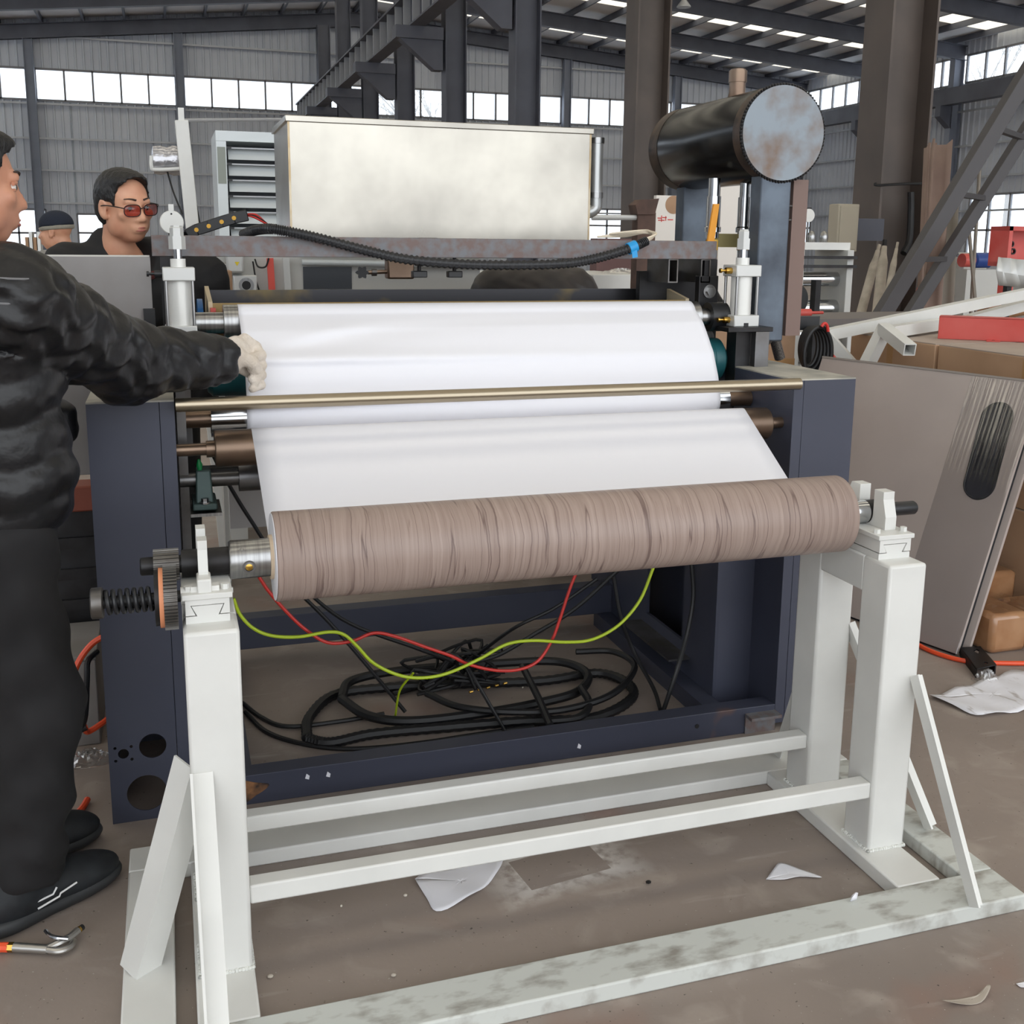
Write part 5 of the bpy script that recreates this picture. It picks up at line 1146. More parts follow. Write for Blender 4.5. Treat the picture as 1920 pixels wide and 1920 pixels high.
# red channel
rc_ = thing('red_steel_channel', 'red painted steel channel with a drilled tab on the cardboard cartons', 'channel', U(1840,640,y=1.75))
R0, R1 = U(1758,634,z=1.05), U(1920,641,z=1.05); zlow = 1.048; dirc = (Vector((R1.x,R1.y,0))-Vector((R0.x,R0.y,0))).normalized(); nb_ = Vector((dirc.y,-dirc.x,0))
P0 = Vector((R0.x,R0.y,zlow)); L_ = .75
ZH = Vector((0,0,.10))
def plate(o, a_, b4, n_): return MB().hexa([P0+o,P0+o+a_,P0+o+a_+b4,P0+o+b4],[P0+o+n_,P0+o+a_+n_,P0+o+a_+b4+n_,P0+o+b4+n_])
plate(Vector(), dirc*L_, nb_*-.006, ZH).build('web_plate', RED, rc_, bev=.002)
plate(ZH-Vector((0,0,.006)), dirc*L_, nb_*-.09, Vector((0,0,.006))).build('flange', RED, rc_, bev=.001)
plate(Vector(), dirc*L_, nb_*-.09, Vector((0,0,.006))).build('lower_flange', RED, rc_, bev=.001)
tbo = plate(dirc*.20, dirc*.055, nb_*.05, Vector((0,0,.005))).build('drilled_tab', RED, rc_)
hc = P0+dirc*.228+nb_*.03+Vector((0,0,.0052)); MB().cyl(hc, hc+Vector((0,0,.0006)), .006, 12).build('hole', BLACK, tbo)
# coil of black cable and a brown box behind the right cabinet
cb_ = thing('cardboard_box', 'brown cardboard box between the machine and the beige panels', 'box', (2.35,2.45,0)); B((2.12,2.5,0),(2.68,2.9,1.12)).build('carton_body', CARD, cb_, bev=.004); B((2.12,2.498,.9),(2.68,2.5,.95)).build('tape', MATS['packing_tape'], cb_)
co = thing('cable_coil', 'hanging coil of black and red cable in front of the brown box', 'cable coil', U(1510,640,y=2.45))
hk = U(1512,610,y=2.47)
for k in range(5):
    cx_, cz_, ra, rb_ = hk.x+.004*k, hk.z-.095-.006*k, .045+.006*k, .085+.008*k
    MB().path([Vector((cx_+ra*math.cos(t), 2.44-.012*k, cz_+rb_*math.sin(t))) for t in [2*math.pi*j/20 for j in range(21)]], .010, 8, sub=3).build('cable_turn', BLACK, co)
MB().path([Vector((hk.x+.03+.02*math.cos(t), 2.375, hk.z-.03+.045*math.sin(t))) for t in (2.4,1.9,1.3,.8,.2)], .007, 8).build('red_turn', REDWIRE, co)
MB().box((hk.x-.12,2.46,hk.z-.02),(hk.x+.06,2.5,hk.z+.04)).build('terminal_box', BLACKPL, co)
# film-wrapped cartons on the floor, dark bracket
WRAPC = mat('film_wrapped_kraft', (150,104,70), .22, rgb2=(176,134,98), nscale=6, coat=.6)
def wrapped(x0, y0, x1, y1, h_, label):
    t = thing('wrapped_carton', label, 'box', ((x0+x1)/2,(y0+y1)/2,0), 'film-wrapped cartons on the floor'); B((x0,y0,0),(x1,y1,h_)).build('carton_body', WRAPC, t, bev=.02)
    rows = []; rn_ = random.Random(int(x0*100))
    for i in range(9): rows.append([Vector((x0-.004+(x1-x0+.008)*i/8, y0-.004+(y1-y0+.008)*k/8, h_+.003+.012*rn_.random())) for k in range(9)])
    MB().grid(rows).build('film_top', FILM, t, smooth=False)
p = U(1838,1236,z=0)+Vector((.06,0,0)); wrapped(p.x, p.y+.02, p.x+.165, p.y+.24, .15, 'film-wrapped brown carton on the floor beside the leaning panels')
wrapped(p.x+.18, p.y-.02, p.x+.33, p.y+.22, .14, 'film-wrapped brown carton on the floor at the right photo edge'); wrapped(p.x+.12, p.y+.26, p.x+.32, p.y+.55, .22, 'larger film-wrapped carton farther back at the right edge')
br = thing('steel_bracket', 'dark slotted steel bracket on the floor by the orange hose', 'bracket', U(1835,1250,z=0))
a_, b2, c2, d2 = (U(x,y_,z=.03) for x, y_ in ((1802,1216),(1838,1214),(1868,1248),(1832,1256)))
sheet_prism([a_,b2,c2,d2], [[a_.lerp(c2,.30).lerp(b2,.2), a_.lerp(c2,.3).lerp(b2,.55), a_.lerp(c2,.5).lerp(b2,.55), a_.lerp(c2,.5).lerp(b2,.2)], [v for v in circ(d2.lerp(b2,.30).lerp(c2,.42), .008, (Vector((1,0,0)),Vector((0,1,0))), 14)]], (0,0,.005), 'plate', DARKSTEEL, br)
MB().hexa([a_-Vector((0,0,.03)),d2-Vector((0,0,.03)),d2-Vector((0,-.005,.03)),a_-Vector((0,-.005,.03))],[a_,d2,d2+Vector((0,.005,0)),a_+Vector((0,.005,0))]).build('flange', DARKSTEEL, br); MB().hexa([b2-Vector((0,0,.03)),c2-Vector((0,0,.03)),c2-Vector((.005,0,.03)),b2-Vector((.005,0,.03))],[b2,c2,c2-Vector((.005,0,0)),b2-Vector((.005,0,0))]).build('flange', DARKSTEEL, br)
one(crumple(U(1850,1275,z=0), .05, .04, .03, 6, 12), 'plastic_bag', FILM, 'crumpled clear film next to the steel bracket', 'bag', smooth=False)
# ================================================================== things behind, left and centre
LOUV = mat('pale_louvre_metal', (206,212,214), .4, .2)
lc = thing('louvre_cabinet', 'tall pale metal louvre cabinet behind the stainless hood at left', 'cabinet', U(465,430,y=4.1))
Yl = 4.1; l0, l1 = U(404,252,y=Yl), U(560,434,y=Yl); X0, X1, Z1, Z0 = l0.x, l1.x, l0.z, 0.0
B((X0,Yl,Z0),(X0+.05,Yl+.5,Z1-.031)).build('side_panel', LOUV, lc); B((X1-.05,Yl,Z0),(X1,Yl+.5,Z1-.031)).build('side_panel', LOUV, lc); B((X0,Yl,Z1-.03),(X1,Yl+.5,Z1+.02)).build('top_panel', LOUV, lc); B((X0+.05,Yl+.25,Z0),(X1-.05,Yl+.26,Z1-.03)).build('back_panel', mat('dark_grey_back',(96,100,104),.6), lc)
B((X0+.05,Yl,0),(X1-.05,Yl+.02,1.2)).build('lower_panel', LOUV, lc)
n = 9; hz_ = (Z1-.05-1.2)/n; sl = None
for k in range(n):
    z = 1.2+hz_*(k+.5)
    if sl is None: sl = MB().hexa([(X0+.06,Yl+.02,z-hz_*.36),(X1-.06,Yl+.02,z-hz_*.36),(X1-.06,Yl+.032,z-hz_*.36),(X0+.06,Yl+.032,z-hz_*.36)],[(X0+.06,Yl+.055,z+hz_*.30),(X1-.06,Yl+.055,z+hz_*.30),(X1-.06,Yl+.067,z+hz_*.30),(X0+.06,Yl+.067,z+hz_*.30)]).build('slat', LOUV, lc, smooth=False); zz0 = z; ctr = Vector(WLOC[sl.name])
    else: copy_to(sl, 'slat', ctr+Vector((0,0,z-zz0)), lc)
    B((X0+.052,Yl+.0,z+hz_*.28),(X0+.075,Yl+.03,z+hz_*.42)).build('slat_clip', BLACKPL, lc); B((X0+.06,Yl+.02,z+hz_*.31),(X1-.06,Yl+.035,z+hz_*.40)).build('slat_rail', GIRT, lc)
B((X0+.005,Yl-.004,Z1-.24),(X0+.045,Yl,Z1-.06)).build('name_plate', mat('grey_plate',(140,146,138),.5), lc)
# white mast with lever arm
ms = thing('white_mast', 'slim white steel mast with thin side cable left of the louvre cabinet', 'mast', U(352,440,y=3.2))
Ym = 3.2; a_, b2 = U(340,226,y=Ym), U(363,420,y=Ym); b3 = Vector((b2.x+.08,Ym,0)); MB().beam(b3, a_, .055, .055, (0,1,0)).build('mast_tube', WHITE, ms, bev=.004); B((a_.x-.012,Ym-.02,a_.z),(a_.x+.012,Ym+.02,a_.z+.05)).build('top_lug', WHITE, ms)
MB().path([a_+Vector((.02,0,-.02)), a_+Vector((.04,-.005,-.3)), a_+Vector((.06,-.005,-.45))], .004, 6).build('cable', BLACK, ms); MB().cyl(a_, U(540,224,y=4.0), .008, 8).build('stay_rod', GIRT, ms)
wb = thing('wrapped_lamp', 'silver film-wrapped bundle on an arm beside the white mast', 'bundle', U(310,315,y=3.3))
SILVF = mat('silver_film', (190,190,194), .2, .6, bump=.8, bscale=18)
ca, cb2 = U(284,300,y=3.3), U(342,302,y=3.3); MB().lathe(ca, cb2, [(0,.03),(.06,.058),(.3,.062),(.5,.055),(.7,.064),(.94,.06),(1,.03)], 14).build('bundle_body', SILVF, wb); MB().path([U(284,292,y=3.25), U(284,312,y=3.25), U(292,318,y=3.25), U(345,316,y=3.22)], .008, 8).build('support_wire', WHITE, wb)
MB().path([U(312,316,y=3.28), U(325,360,y=3.28), U(342,402,y=3.25)], .004, 6).build('cable', BLACK, wb)
gd_ = thing('white_disc', 'round white cover disc with small stem behind the left cylinder', 'disc', U(322,440,y=1.9))
c = U(322,417,y=1.9); MB().lathe(c+Vector((0,.03,0)), c, [(0,.030),(.2,.0365),(.9,.0365),(1,.034)], 40).build('disc_cover', WHITE, gd_); B((c.x-.008,1.9,c.z+.034),(c.x+.008,1.93,c.z+.056)).build('stem', WHITE, gd_); cyl((c.x,1.8995,c.z+.026),(c.x,1.9,c.z+.026), .003, 10).build('hole', BLACK, gd_); B((c.x-.01,1.905,1.0),(c.x+.01,1.925,c.z-.03)).build('post', DARKSTEEL, gd_)
MB().cyl((c.x-.012,1.90,c.z-.045),(c.x+.012,1.90,c.z-.045), .012, 12).build('clamp', BLACKPL, gd_)
# cable carrier with yellow buttons
cc_ = thing('cable_carrier', 'black plastic cable carrier chain with yellow buttons behind the upper beam', 'cable chain', U(405,440,y=2.3))
LK = [(352,440),(368,431),(391,424),(415,416),(438,409),(462,404)]
for i, (a2, b4) in enumerate(zip(LK[:-1], LK[1:])):
    p, q_ = U(*a2,y=2.3), U(*b4,y=2.3); e = (q_-p)*.08; o_ = MB().beam(p-e, q_+e, .035, .040, (0,0,1)).build('chain_link', BLACKPL, cc_, bev=.003)
    if i: cyl(p+Vector((0,-.019,0)), p+Vector((0,-.017,0)), .0075, 18).build('yellow_button', YELLOW, o_)
for k, m_ in enumerate((REDWIRE, BLACK, REDWIRE)): MB().path([U(462,403,y=2.3), U(478,402+3*k,y=2.28), U(492+4*k,412+4*k,y=2.28), U(505+3*k,428,y=2.3)], .004, 6).build('lead', m_, cc_)
MB().path([U(350,442,y=2.3), U(345,452,y=2.32), U(350,466,y=2.34)], .018, 8).build('chain_tail', BLACKPL, cc_)
# white slitting machine seen below the upper beam
sm = thing('white_machine', 'white machine bed with gear motor and guide rail behind the glue trough', 'machine', U(560,540,y=3.4))
Ys = 3.4; p = lambda x, y_, Y=Ys: U(x,y_,y=Y)
a_, b2 = p(395,486), p(900,560); PALE = mat('pale_grey_machine', (196,196,192), .45)
B((a_.x,Ys,.9),(b2.x,Ys+.02,a_.z+.02)).build('bed_panel', PALE, sm, bev=.003); B((a_.x,Ys+.02,0),(a_.x+.12,Ys+.5,.95)).build('leg', PALE, sm); B((b2.x-.12,Ys+.02,0),(b2.x,Ys+.5,.95)).build('leg', PALE, sm); B((a_.x,Ys+.02,1.25),(b2.x+.8,Ys+.5,1.30)).build('table', WHITE, sm)
q0, q1 = p(566,492,Ys-.03), p(950,498,Ys-.03); MB().cyl(q0, q1, .014, 12).build('guide_rail', LOUV, sm); MB().cyl(q0+Vector((0,0,.045)), q1+Vector((0,0,.045)), .012, 12).build('guide_rail', LOUV, sm)
w0, w1 = p(568,500,Ys-.004), p(640,542,Ys-.004); B((w0.x,Ys-.004,w1.z),(w1.x+.05,Ys,w0.z)).build('window_opening', mat('dark_glass',(70,74,80),.2), sm)
m0, m1 = p(424,478,Ys-.10), p(458,512,Ys-.10); mt = B((m0.x,Ys-.10,m1.z),(m1.x,Ys,m0.z+.03)).build('motor', LTGREY, sm, bev=.01)
tri = [p(440,491,Ys-.102), p(449,491,Ys-.102), p(444.5,499,Ys-.102)]; MB().prism(tri, (0,.001,0)).build('warning_triangle', MATS['yellow_sticker'], mt, smooth=False)
MB().cyl(p(403,497,Ys-.05), p(424,497,Ys-.05), .012, 12).build('motor_shaft', CHROME_BR, mt)
g0, g1 = p(437,516,Ys-.08), p(483,552,Ys-.08); gb = B((g0.x,Ys-.08,g1.z),(g1.x,Ys,g0.z)).build('gearbox', LTGREY, sm, bev=.006); gc = p(462,535,Ys-.082); MB().ring(gc, gc+Vector((0,.004,0)), .034, .022, 24).build('flange_ring', CHROME_BR, gb); cyl(gc, gc+Vector((0,.003,0)), .020, 20).build('bore', BLACK, gb)
for x in (506,536): MB().beam(p(x,484,Ys-.03), p(x+4,545,Ys-.03), .03, .012, (0,1,0)).build('red_lever' if x == 506 else 'grey_lever', mat('salmon_red',(226,92,80),.4) if x == 506 else LTGREY, sm)
MB().path([p(478,486,Ys-.03), p(484,500,Ys-.05), p(498,500,Ys-.05), p(504,484,Ys-.05)], .004, 6).build('loop_cable', BLACK, sm); MB().path([p(474,490,Ys-.03), p(480,525,Ys-.03), p(488,550,Ys-.03)], .004, 6).build('drop_cable', BLACK, sm)
cb5 = thing('cardboard_box', 'small cardboard box beside the white machine gear motor', 'box', p(410,540,2.8)); k0, k1 = p(378,508,2.8), p(436,532,2.8); B((k0.x,2.8,1.05),(k1.x,2.98,k0.z)).build('carton_body', CARD, cb5, bev=.003); B((k0.x-.02,2.79,1.0),(k1.x+.01,2.99,1.05)).build('tray', WHITE, cb5); B((k0.x+.05,2.82,0),(k1.x-.05,2.96,1.0)).build('stand', PALE, cb5)
# clamp knobs hanging from the upper beam
kn2 = thing('clamp_knob_rod', 'black star knob on a rod under the upper beam', 'knob', U(680,510,y=1.9)); c = U(679,511,y=1.9)
pts = []
for k in range(24): a2 = 2*math.pi*k/24; r_ = .018+.004*math.cos(6*a2); pts.append((c.x+r_*math.cos(a2), 1.89, c.z+r_*math.sin(a2)))
MB().prism(pts, (0,.018,0)).build('star_knob', BLACKPL, kn2); MB().cyl(U(690,511,y=1.9), U(735,509,y=1.9), .007, 10).build('rod', BRONZE, kn2); MB().cyl(U(697,511,y=1.9), U(706,511,y=1.9), .012, 10).build('collar', STEEL, kn2); a_, b2 = U(725,494,y=1.9), U(775,523,y=1.9); B((a_.x,1.88,b2.z),(b2.x,1.94,a_.z+.03)).build('clamp_block', BRONZE, kn2, bev=.006); B((a_.x+.02,1.9,a_.z),(b2.x-.02,1.93,1.46)).build('hanger', DARKSTEEL, kn2)
B((a_.x+.02,1.4805,1.44),(b2.x-.02,1.93,1.46)).build('hanger_arm', DARKSTEEL, kn2)
for x in (786,852):
    t = thing('hanging_clamp', 'black T-handled clamp under the upper beam, %s' % ('left one of the pair' if x == 786 else 'right one of the pair'), 'clamp', U(x,516,y=1.46), 'clamps under the upper beam'); c = U(x,514,y=1.455)
    B((c.x-.022,1.44,c.z-.010),(c.x+.022,1.47,c.z+.010)).build('handle', BLACKPL, t, bev=.003); cyl((c.x,1.455,c.z+.008),(c.x,1.455,1.402), .006, 10).build('stem', DARKSTEEL, t)
# white crates and film behind, right of the bent person
cr = thing('white_crate', 'low white crate with film on it behind the bent person', 'crate', U(1175,530,y=3.0)); a_, b2 = U(1112,515,y=3.0), U(1225,545,y=3.0); B((a_.x,3.0,.9),(b2.x,3.4,a_.z)).build('crate_body', WHITE, cr, bev=.004); B((a_.x+.1,3.05,0),(b2.x-.1,3.3,.9)).build('crate_stand', PALE, cr); one(crumple(U(1165,515,y=3.2), .12, .1, .02, 8), 'plastic_film', FILM, 'piece of clear film lying on the white crate', 'film', smooth=False).location.z += a_.z
rb_ = thing('maroon_beam', 'maroon steel beam far behind the conduit, right of the bent person', 'beam', U(1160,485,y=3.9)); a_, b2 = U(1120,440,y=3.9), U(1232,510,y=3.9); B((a_.x,3.9,b2.z),(b2.x+.25,4.0,a_.z-.02)).build('beam_web', mat('maroon_paint',(112,82,80),.6), rb_); B((a_.x+.05,3.92,0),(a_.x+.12,3.98,b2.z)).build('beam_leg', MATS['maroon_paint'], rb_); B((b2.x+.1,3.92,0),(b2.x+.17,3.98,b2.z)).build('beam_leg', MATS['maroon_paint'], rb_)
# rusty bracket post and pale board right of the hood
rp = thing('rusty_bracket_post', 'rust-brown steel bracket post right of the stainless hood', 'post', U(1212,450,y=2.7)); c = U(1212,376,y=2.7); RUST = mat('rust_brown', (104,80,70), .8, rgb2=(84,66,60), nscale=14); a_, b2 = U(1196,400,y=2.7), U(1228,470,y=2.7); B((a_.x,2.7,0),(b2.x,2.76,c.z-.05)).build('post', RUST, rp, bev=.003); MB().prism([U(1192,384,y=2.69),U(1204,374,y=2.69),U(1224,374,y=2.69),U(1236,372,y=2.69),U(1228,402,y=2.69),U(1196,402,y=2.69)], (0,.08,0)).build('head_plate', RUST, rp, smooth=False); MB().cyl(U(1110,408,y=2.72), U(1196,408,y=2.72), .012, 10).build('side_rod', LTGREY, rp)
def printed_board(x0, y0, x1, y1, Y, label, red, hole):
    t = thing('printed_board', label, 'board', U((x0+x1)/2,y1,y=Y)); a_, b2 = U(x0,y0,y=Y), U(x1,y1,y=Y); B((a_.x,Y,.0),(b2.x,Y+.03,a_.z)).build('board_sheet', mat('cream_printed_board',(226,220,212),.5), t)
    PR = mat('red_print',(206,60,54),.6)
    if hole: cc2 = U(*hole,y=Y-.001); cyl(cc2, cc2+Vector((0,.0015,0)), .045, 24).build('kraft_patch', CARD, t)
    for (u0,v0,u1,v1) in red: p0, p1_ = U(u0,v0,y=Y-.001), U(u1,v1,y=Y-.001); MB().box((min(p0.x,p1_.x),Y-.0012,min(p0.z,p1_.z)),(max(p0.x,p1_.x),Y,max(p0.z,p1_.z))).build('red_print', PR, t, smooth=False)
    return t
printed_board(1231,366,1300,470,3.3,'cream board with kraft patch and red print, left of the air tank posts',[(1233,408,1240,410),(1242,407,1250,409),(1234,412,1246,414),(1252,411,1262,413),(1240,404,1241,416),(1248,405,1249,414)],(1263,384))
printed_board(1352,345,1412,440,3.5,'cream board with a red printed character, seen between the tank pipes',[(1386,391,1400,393),(1387,396,1399,397.5),(1386,400,1400,401.5),(1392,387,1394,402),(1388,388,1389.5,396),(1397,387,1398.5,396)],None)
# ================================================================== right background
# cabinet on the column, wrapped tubes leaning on it
eb = thing('electrical_box', 'beige electrical box fixed to the big column', 'electrical box', U(1590,470,y=6.85)); a_, b2 = U(1573,382,y=6.85), U(1606,472,y=6.85); B((a_.x,6.85,b2.z),(b2.x,7.0,a_.z)).build('box_body', mat('beige_enclosure',(176,168,150),.5), eb, bev=.006); B((a_.x+.02,6.842,b2.z+.02),(b2.x-.02,6.85,a_.z-.02)).build('box_door', MATS['beige_enclosure'], eb, bev=.003); B((b2.x-.01,6.9,b2.z+.1),(6.352,6.97,b2.z+.3)).build('mount', HALLSTEEL, eb)
TUBEW = mat('paper_wrapped_tube', (196,186,170), .7, rgb2=(172,162,146), nscale=12)
for k, (b4, t4, r_, lb) in enumerate((((1600,640),(1646,470),.042,'leftmost'),((1640,640),(1658,462),.048,'middle'),((1648,640),(1681,466),.03,'rightmost'))):
    p0, p1_ = U(*b4,y=6.62-.14*k), U(*t4,y=6.85-.14*k); d_ = (p0-p1_).normalized(); p0 = p1_+d_*((p1_.z-.02)/-d_.z); t = thing('wrapped_tube', 'pale paper-wrapped tube leaning on the big column, %s of three' % lb, 'tube', p0, 'wrapped tubes on the column'); MB().lathe(p0, p1_, [(0,r_),(.5,r_*1.05),(.9,r_*.95),(.95,r_*.6),(1,r_*.5)], 12).build('wrapping', TUBEW, t); MB().cyl(p1_-d_*.0, p1_-d_*.06, r_*.4, 10).build('tip', DARKSTEEL if k == 1 else TUBEW, t)
# wire round the big column
p = U(1600,380,y=6.9); one(MB().path([(6.28,6.98,2.02),(6.3,6.97,2.0),(6.6,6.96,2.02),(6.9,6.97,2.03)], .012, 6), 'column_wire', BLACK, 'black wire strung round the big column above the tubes', 'wire'); one(MB().path([U(1708,360,y=6.95),U(1708,400,y=6.95),U(1705,450,y=6.9),U(1694,475,y=6.85)], .03, 8), 'hanging_cable', BLACK, 'black cable hanging down the right side of the big column', 'cable')
# inclined ladder frame
fr_ = thing('inclined_ladder_frame', 'dark steel inclined ladder frame slanting up to the right photo edge', 'frame', U(1655,580,y=4.6))
LAD = mat('dark_grey_ladder_paint', (82,80,82), .5, .3)
def ext2(p0, p1_, z0, z1): d_ = (p1_-p0)/(p1_.z-p0.z); return p0+d_*(z0-p0.z), p0+d_*(z1-p0.z)
s0, s1 = ext2(U(1672,560,y=5.35), U(1910,165,y=5.35), .0, 3.6); MB().beam(s0, s1, .12, .09, (0,1,0)).build('stringer', LAD, fr_, bev=.004)
s2, s3 = ext2(U(1803,437,y=5.85), U(1920,252,y=5.85), .0, 3.6); MB().beam(s2, s3, .10, .08, (0,1,0)).build('stringer', LAD, fr_, bev=.004)
for zz in (.4,.85,1.35,1.85,2.35,2.85): a_ = s0+(s1-s0)*(zz/3.6); b2 = s2+(s3-s2)*(zz/3.6); MB().beam(a_, b2, .05, .04).build('rung', LAD, fr_)
# tall brown boards leaning
BRD = mat('brown_board', (150,128,116), .7, rgb2=(136,114,104), nscale=4)
for k, (x0, x1, yt, Y, m_, lb) in enumerate(((1760,1795,268,5.9,BRD,'curled tall brown board standing behind the ladder frame'),(1752,1764,275,6.25,BRD,'narrow brown board edge beside the curled tall board'),(1778,1805,390,6.6,mat('grey_brown_strip',(140,132,122),.7),'shorter grey-brown bundle of strips in front of the tall boards'))):
    a_, b2 = U(x0,yt,y=Y), U(x1,yt,y=Y); w_ = b2.x-a_.x; t = thing('tall_board', lb, 'board', (a_.x,Y,0), 'tall boards'); rows = []
    for i in range(9): f_ = i/8; rows.append([Vector((a_.x+w_*f_+.02*k, Y+.06*math.sin(math.pi*f_), 0.0)), Vector((a_.x+w_*f_, Y+.10*math.sin(math.pi*f_)+.06, a_.z+(.04 if i in (0,8) else 0)))])
    MB().grid(rows).build('board_sheet', m_, t, solid=.02)
for k, (a2, b4) in enumerate((((1816,420),(1828,560)),((1838,300),(1822,560)))):
    p0, p1_ = U(*b4,y=6.3+.2*k), U(*a2,y=6.5+.2*k); d_ = (p0-p1_).normalized(); p0 = p1_+d_*(p1_.z/-d_.z); t = thing('thin_rod', 'thin steel rod standing by the tall boards, %s' % ('straight one' if k == 0 else 'slanting one with a black tip'), 'rod', p0, 'thin rods'); MB().cyl(p0, p1_, .016, 8).build('rod_bar', mat('dull_rod',(130,122,112),.5,.4), t); MB().cyl(p1_, p1_-d_*.08, .03, 8).build('rod_tip', BLACKPL, t)
# background printing machines: white frames with steel rollers
def roller_machine(x0, x1, ztop, Y, label, rolls, extra=None):
    a_, b2 = U(x0,500,y=Y), U(x1,500,y=Y); t = thing('roller_machine', label, 'machine', ((a_.x+b2.x)/2,Y,0)); PLT = MATS['pale_grey_machine']
    for x in (a_.x, b2.x-.05): B((x,Y,0),(x+.05,Y+.40,ztop)).build('side_frame', PLT, t, bev=.004)
    B((a_.x,Y+.05,ztop),(b2.x,Y+.38,ztop+.05)).build('top_plate', WHITE, t); B((a_.x+.05,Y+.36,.1),(b2.x-.05,Y+.38,ztop-.5)).build('back_plate', PLT, t)
    B((a_.x+.05,Y,.12),(b2.x-.05,Y+.06,.22)).build('front_tie', PLT, t)
    for (zr, r_, m_) in rolls: ro = cyl((a_.x+.05,Y+.12,zr),(b2.x-.05,Y+.12,zr), r_, 20).build('roller', m_, t)
    return t, a_, b2
t, a_, b2 = roller_machine(1496,1600,1.42,4.7,'white background machine with polished steel rollers, left of the big column',[(1.22,.05,CHROME),(1.02,.06,CHROME),(.84,.055,CHROME),(.6,.05,CHROME_BR)])
for zz in (1.30,1.36): B((a_.x,4.66,zz),(b2.x,4.7,zz+.02)).build('dark_rail', DARKSTEEL, t)
for k in range(3): MB().ball((a_.x+.12+.1*k,4.9,1.50), (.03,.03,.05), 10, 7).build('print_cup', CHROME_BR, t)
x = U(1522,560,y=4.66).x; B((x,4.62,0),(x+.04,4.68,1.22)).build('dark_post', DARKSTEEL, t); B((x+.26,4.6,.5),(x+.36,4.66,.98)).build('actuator', LTGREY, t, bev=.006); B((x+.15,4.58,.52),(x+.19,4.6,.72)).build('red_lever', MATS['salmon_red'], t)
d_ = thing('round_mirror', 'round white disc on a stem on the background machine left of the column', 'disc', (U(1517,405,y=4.9).x,4.9,1.47)); c = U(1517,404,y=4.9); cyl(c, c+Vector((0,.02,0)), .045, 28).build('disc', WHITE, d_); cyl((c.x,4.91,1.47),(c.x,4.91,c.z-.04), .008, 8).build('stem', STEEL, d_)
wh = thing('rubber_wheel', 'black rubber wheel standing behind the braided hose loop', 'wheel', U(1490,600,y=4.0)); c = U(1492,562,y=4.0); MB().lathe(c, c+Vector((0,.10,0)), [(0,.045),(0,.085),(.2,.10),(.8,.10),(1,.085),(1,.045)], 32).build('tyre', BLACK, wh); cyl(c+Vector((0,.01,0)), c+Vector((0,.09,0)), .046, 24).build('rim', STEEL, wh); B((c.x-.02,4.03,0),(c.x+.02,4.07,c.z-.04)).build('fork', DARKSTEEL, wh)
bj = thing('red_jack', 'small red hand jack on a grey bench behind the cable coil', 'jack', U(1505,600,y=3.3)); a_, b2 = U(1500,588,y=3.3), U(1528,600,y=3.3); MB().cyl((a_.x,3.35,a_.z),(b2.x,3.35,a_.z), .022, 14).build('jack_body', RED, bj); MB().cyl((b2.x,3.35,a_.z),(b2.x+.08,3.35,a_.z), .008, 8).build('jack_handle', RED, bj)
bn = thing('grey_bench', 'grey steel bench holding the red jack behind the right cabinet', 'bench', (a_.x+.3,3.4,0)); B((a_.x-.2,3.2,a_.z-.055),(a_.x+1.0,3.7,a_.z-.023)).build('bench_top', mat('bench_grey',(120,114,112),.6), bn)
for dx in (-.15,.9): B((a_.x+dx,3.3,0),(a_.x+dx+.05,3.35,a_.z-.055)).build('leg', DARKSTEEL, bn)
t, a_, b2 = roller_machine(1800,1960,1.30,7.2,'white background machine with blue motor at the right edge',[(1.36,.035,CHROME),(.9,.05,CHROME_BR)])
p0, p1_ = U(1822,488,y=7.1), U(1858,488,y=7.1); mo = MB().lathe(p0, p1_, [(0,.05),(.1,.075),(.85,.075),(1,.05)], 20).build('motor', mat('blue_motor',(40,70,140),.35), t); p2_ = U(1803,488,y=7.1); MB().cyl(p2_, p0, .065, 20).build('red_gear_head', RED, t)
B((U(1800,505,y=7.1).x,7.0,0),(U(1880,505,y=7.1).x,7.2,U(1800,505,y=7.1).z)).build('motor_plinth', PALE, t)
rcab = thing('red_cabinet', 'red open cabinet with valve gauges cut by the right photo edge', 'cabinet', (U(1920,500,y=4.4).x,4.4,0)); a_, b2 = U(1894,424,y=4.4), U(1990,500,y=4.4)
B((a_.x,4.55,b2.z),(b2.x,4.58,a_.z)).build('back_panel', RED, rcab); B((a_.x,4.4,b2.z),(a_.x+.03,4.58,a_.z)).build('side_panel', RED, rcab); B((a_.x,4.4,a_.z-.03),(b2.x,4.58,a_.z)).build('top_panel', RED, rcab); B((a_.x,4.4,b2.z),(b2.x,4.58,b2.z+.03)).build('bottom_panel', RED, rcab); B((a_.x+.05,4.45,0),(a_.x+.12,4.52,b2.z)).build('leg', RED, rcab)
for k in range(3): c = Vector((a_.x+.10+.02*k, 4.5, a_.z-.07-.05*k)); MB().ring(c, c+Vector((0,.02,0)), .022, .014, 16).build('valve_ring', DARKSTEEL, rcab)
gs = thing('dented_grey_sheet', 'grey dented sheet metal piece near the right photo edge above the white frame', 'sheet', U(1900,540,y=3.2)); rows = []
for i in range(9):
    f_ = i/8; rows.append([U(1872+70*f_,482+8*f_,y=3.02)+Vector((0,.02*math.sin(i*2.2),0)), U(1868+70*f_,508+12*f_,y=3.0)+Vector((0,-.015*math.sin(i*2.2),0)), U(1872+70*f_,535+6*f_,y=3.02)])
MB().grid(rows).build('sheet', LTGREY, gs, solid=.004); a_ = U(1900,535,y=3.02); B((a_.x-.03,3.03,0),(a_.x,3.06,a_.z+.02)).build('prop', DARKSTEEL, gs)
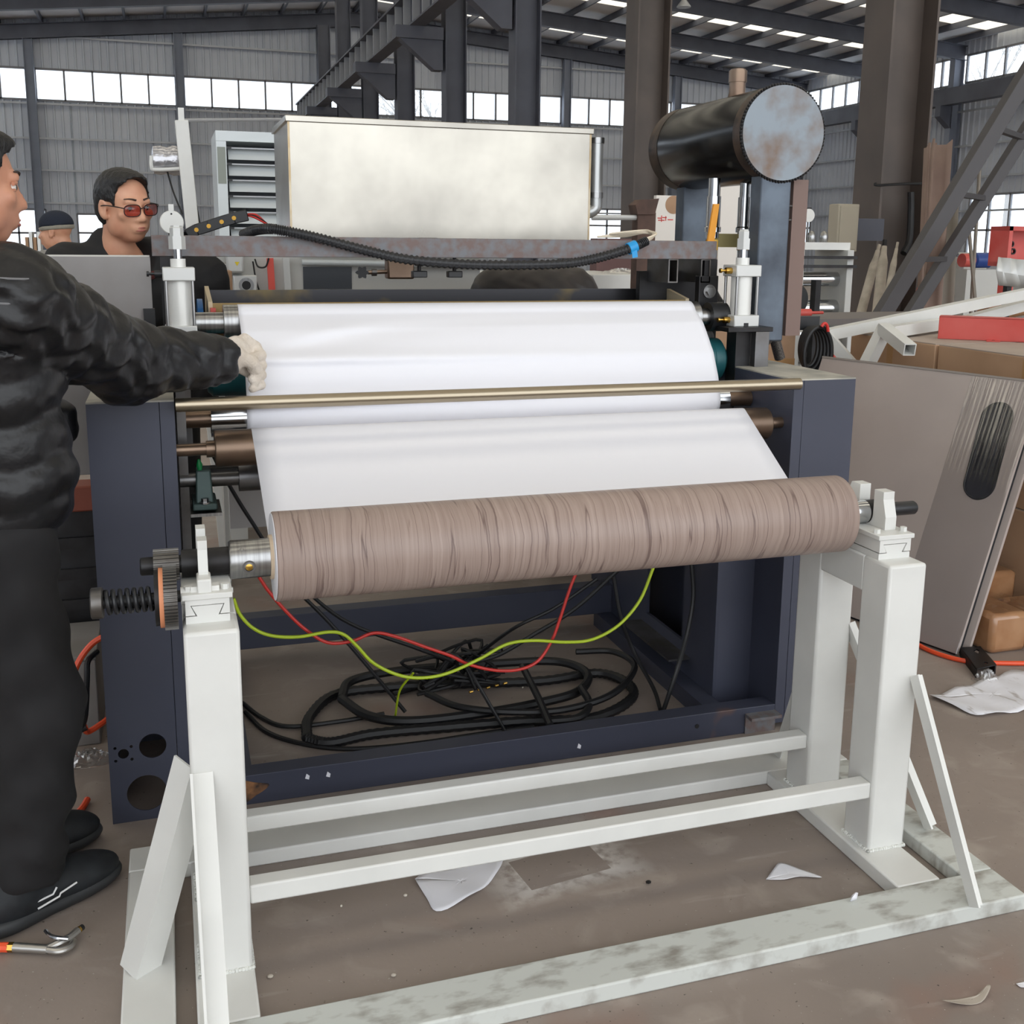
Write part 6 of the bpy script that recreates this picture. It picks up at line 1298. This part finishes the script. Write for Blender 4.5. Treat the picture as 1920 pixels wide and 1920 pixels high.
ro_ = thing('brown_roll', 'brown film-wrapped roll behind the white frame at the right edge', 'roll', U(1890,585,y=3.3)); a_, b2 = U(1845,588,y=3.3), U(1990,560,y=3.3); MB().cyl(a_, b2, .055, 24).build('wound_film', WRAPC, ro_); MB().cyl(a_+(a_-b2).normalized()*.01, a_, .02, 16).build('core', CARD, ro_)
B((a_.x+.1,3.25,0),(a_.x+.18,3.36,a_.z-.04)).build('rest', DARKSTEEL, ro_); B((b2.x-.1,3.25,0),(b2.x-.02,3.36,b2.z-.06)).build('rest', DARKSTEEL, ro_)
# orange gas cylinder and dark cabinet between column and boards
gcx = U(1738,540,y=6.6); gy = thing('orange_gas_bottle', 'orange gas bottle standing beside the tall boards', 'gas bottle', (gcx.x,6.6,0)); zt = U(1738,505,y=6.6).z; MB().lathe((gcx.x,6.6,0),(gcx.x,6.6,zt), [(0,.10),(.8,.11),(.93,.06),(.95,.035),(1,.03)], 20).build('bottle', mat('orange_red_paint',(220,70,40),.4), gy); cyl((gcx.x,6.6,zt),(gcx.x,6.6,zt+.08), .02, 10).build('valve', BRASS, gy)
dk = thing('dark_cabinet', 'dark grey cabinet standing beyond the ladder frame foot', 'cabinet', (U(1720,520,y=8.6).x,8.6,0)); a_, b2 = U(1714,440,y=8.6), U(1752,560,y=8.6); B((a_.x,8.6,0),(b2.x,9.0,a_.z)).build('cabinet_body', HALLSTEEL, dk, bev=.006); B((a_.x+.03,8.59,.1),(b2.x-.03,8.6,a_.z-.05)).build('door', HALLSTEEL, dk, bev=.003)
MB().path([U(1716,455,y=8.58), U(1722,440,y=8.58), U(1732,432,y=8.58), U(1742,436,y=8.58)], .05, 8).build('white_hose', WHITE, dk)
# distant white work tables and stacked goods along the right wall
for k, (x0, x1, yt, Y, lb) in enumerate(((1608,1700,520,12,'low white workbench far behind the big column'),(1745,1850,498,14,'white workbench far back under the bright low window'),(40,75,470,9,'grey trolley far back at the left edge'))):
    a_, b2 = U(x0,yt,y=Y), U(x1,yt,y=Y); t = thing('workbench', lb, 'bench', ((a_.x+b2.x)/2,Y,0)); B((a_.x,Y,a_.z-.06),(b2.x,Y+.8,a_.z)).build('bench_top', PALE, t)
    for x in (a_.x+.05, b2.x-.13): B((x,Y+.05,0),(x+.08,Y+.13,a_.z-.06)).build('leg', PALE, t)
    for j in range(4): c = a_.lerp(b2,.1+.22*j); tw = (b2.x-a_.x)*.17; B((c.x,Y+.2,a_.z),(c.x+tw,Y+.4,a_.z+.12+.05*(j % 2))).build('tray', LTGREY if j % 2 else CARD, t)

# dark machine base and stacked scrap behind the left cabinet
db = thing('dark_machine_base', 'dark steel gearbox base standing behind the left cabinet', 'machine base', (-.33,1.80,0))
B((-.46,1.79,.0),(-.225,1.89,.62)).build('base_body', DARKSTEEL, db, bev=.006)
for k in range(5): B((-.45,1.775,.10+.1*k),(-.235,1.79,.135+.1*k)).build('cooling_fin', DARKSTEEL, db)
B((-.44,1.76,.62),(-.24,1.87,.70)).build('terminal_cover', mat('rust_red_cover',(128,66,50),.6), db, bev=.006)
MB().cyl((-.36,1.76,.66),(-.36,1.73,.66), .03, 16).build('shaft_stub', STEEL, db)
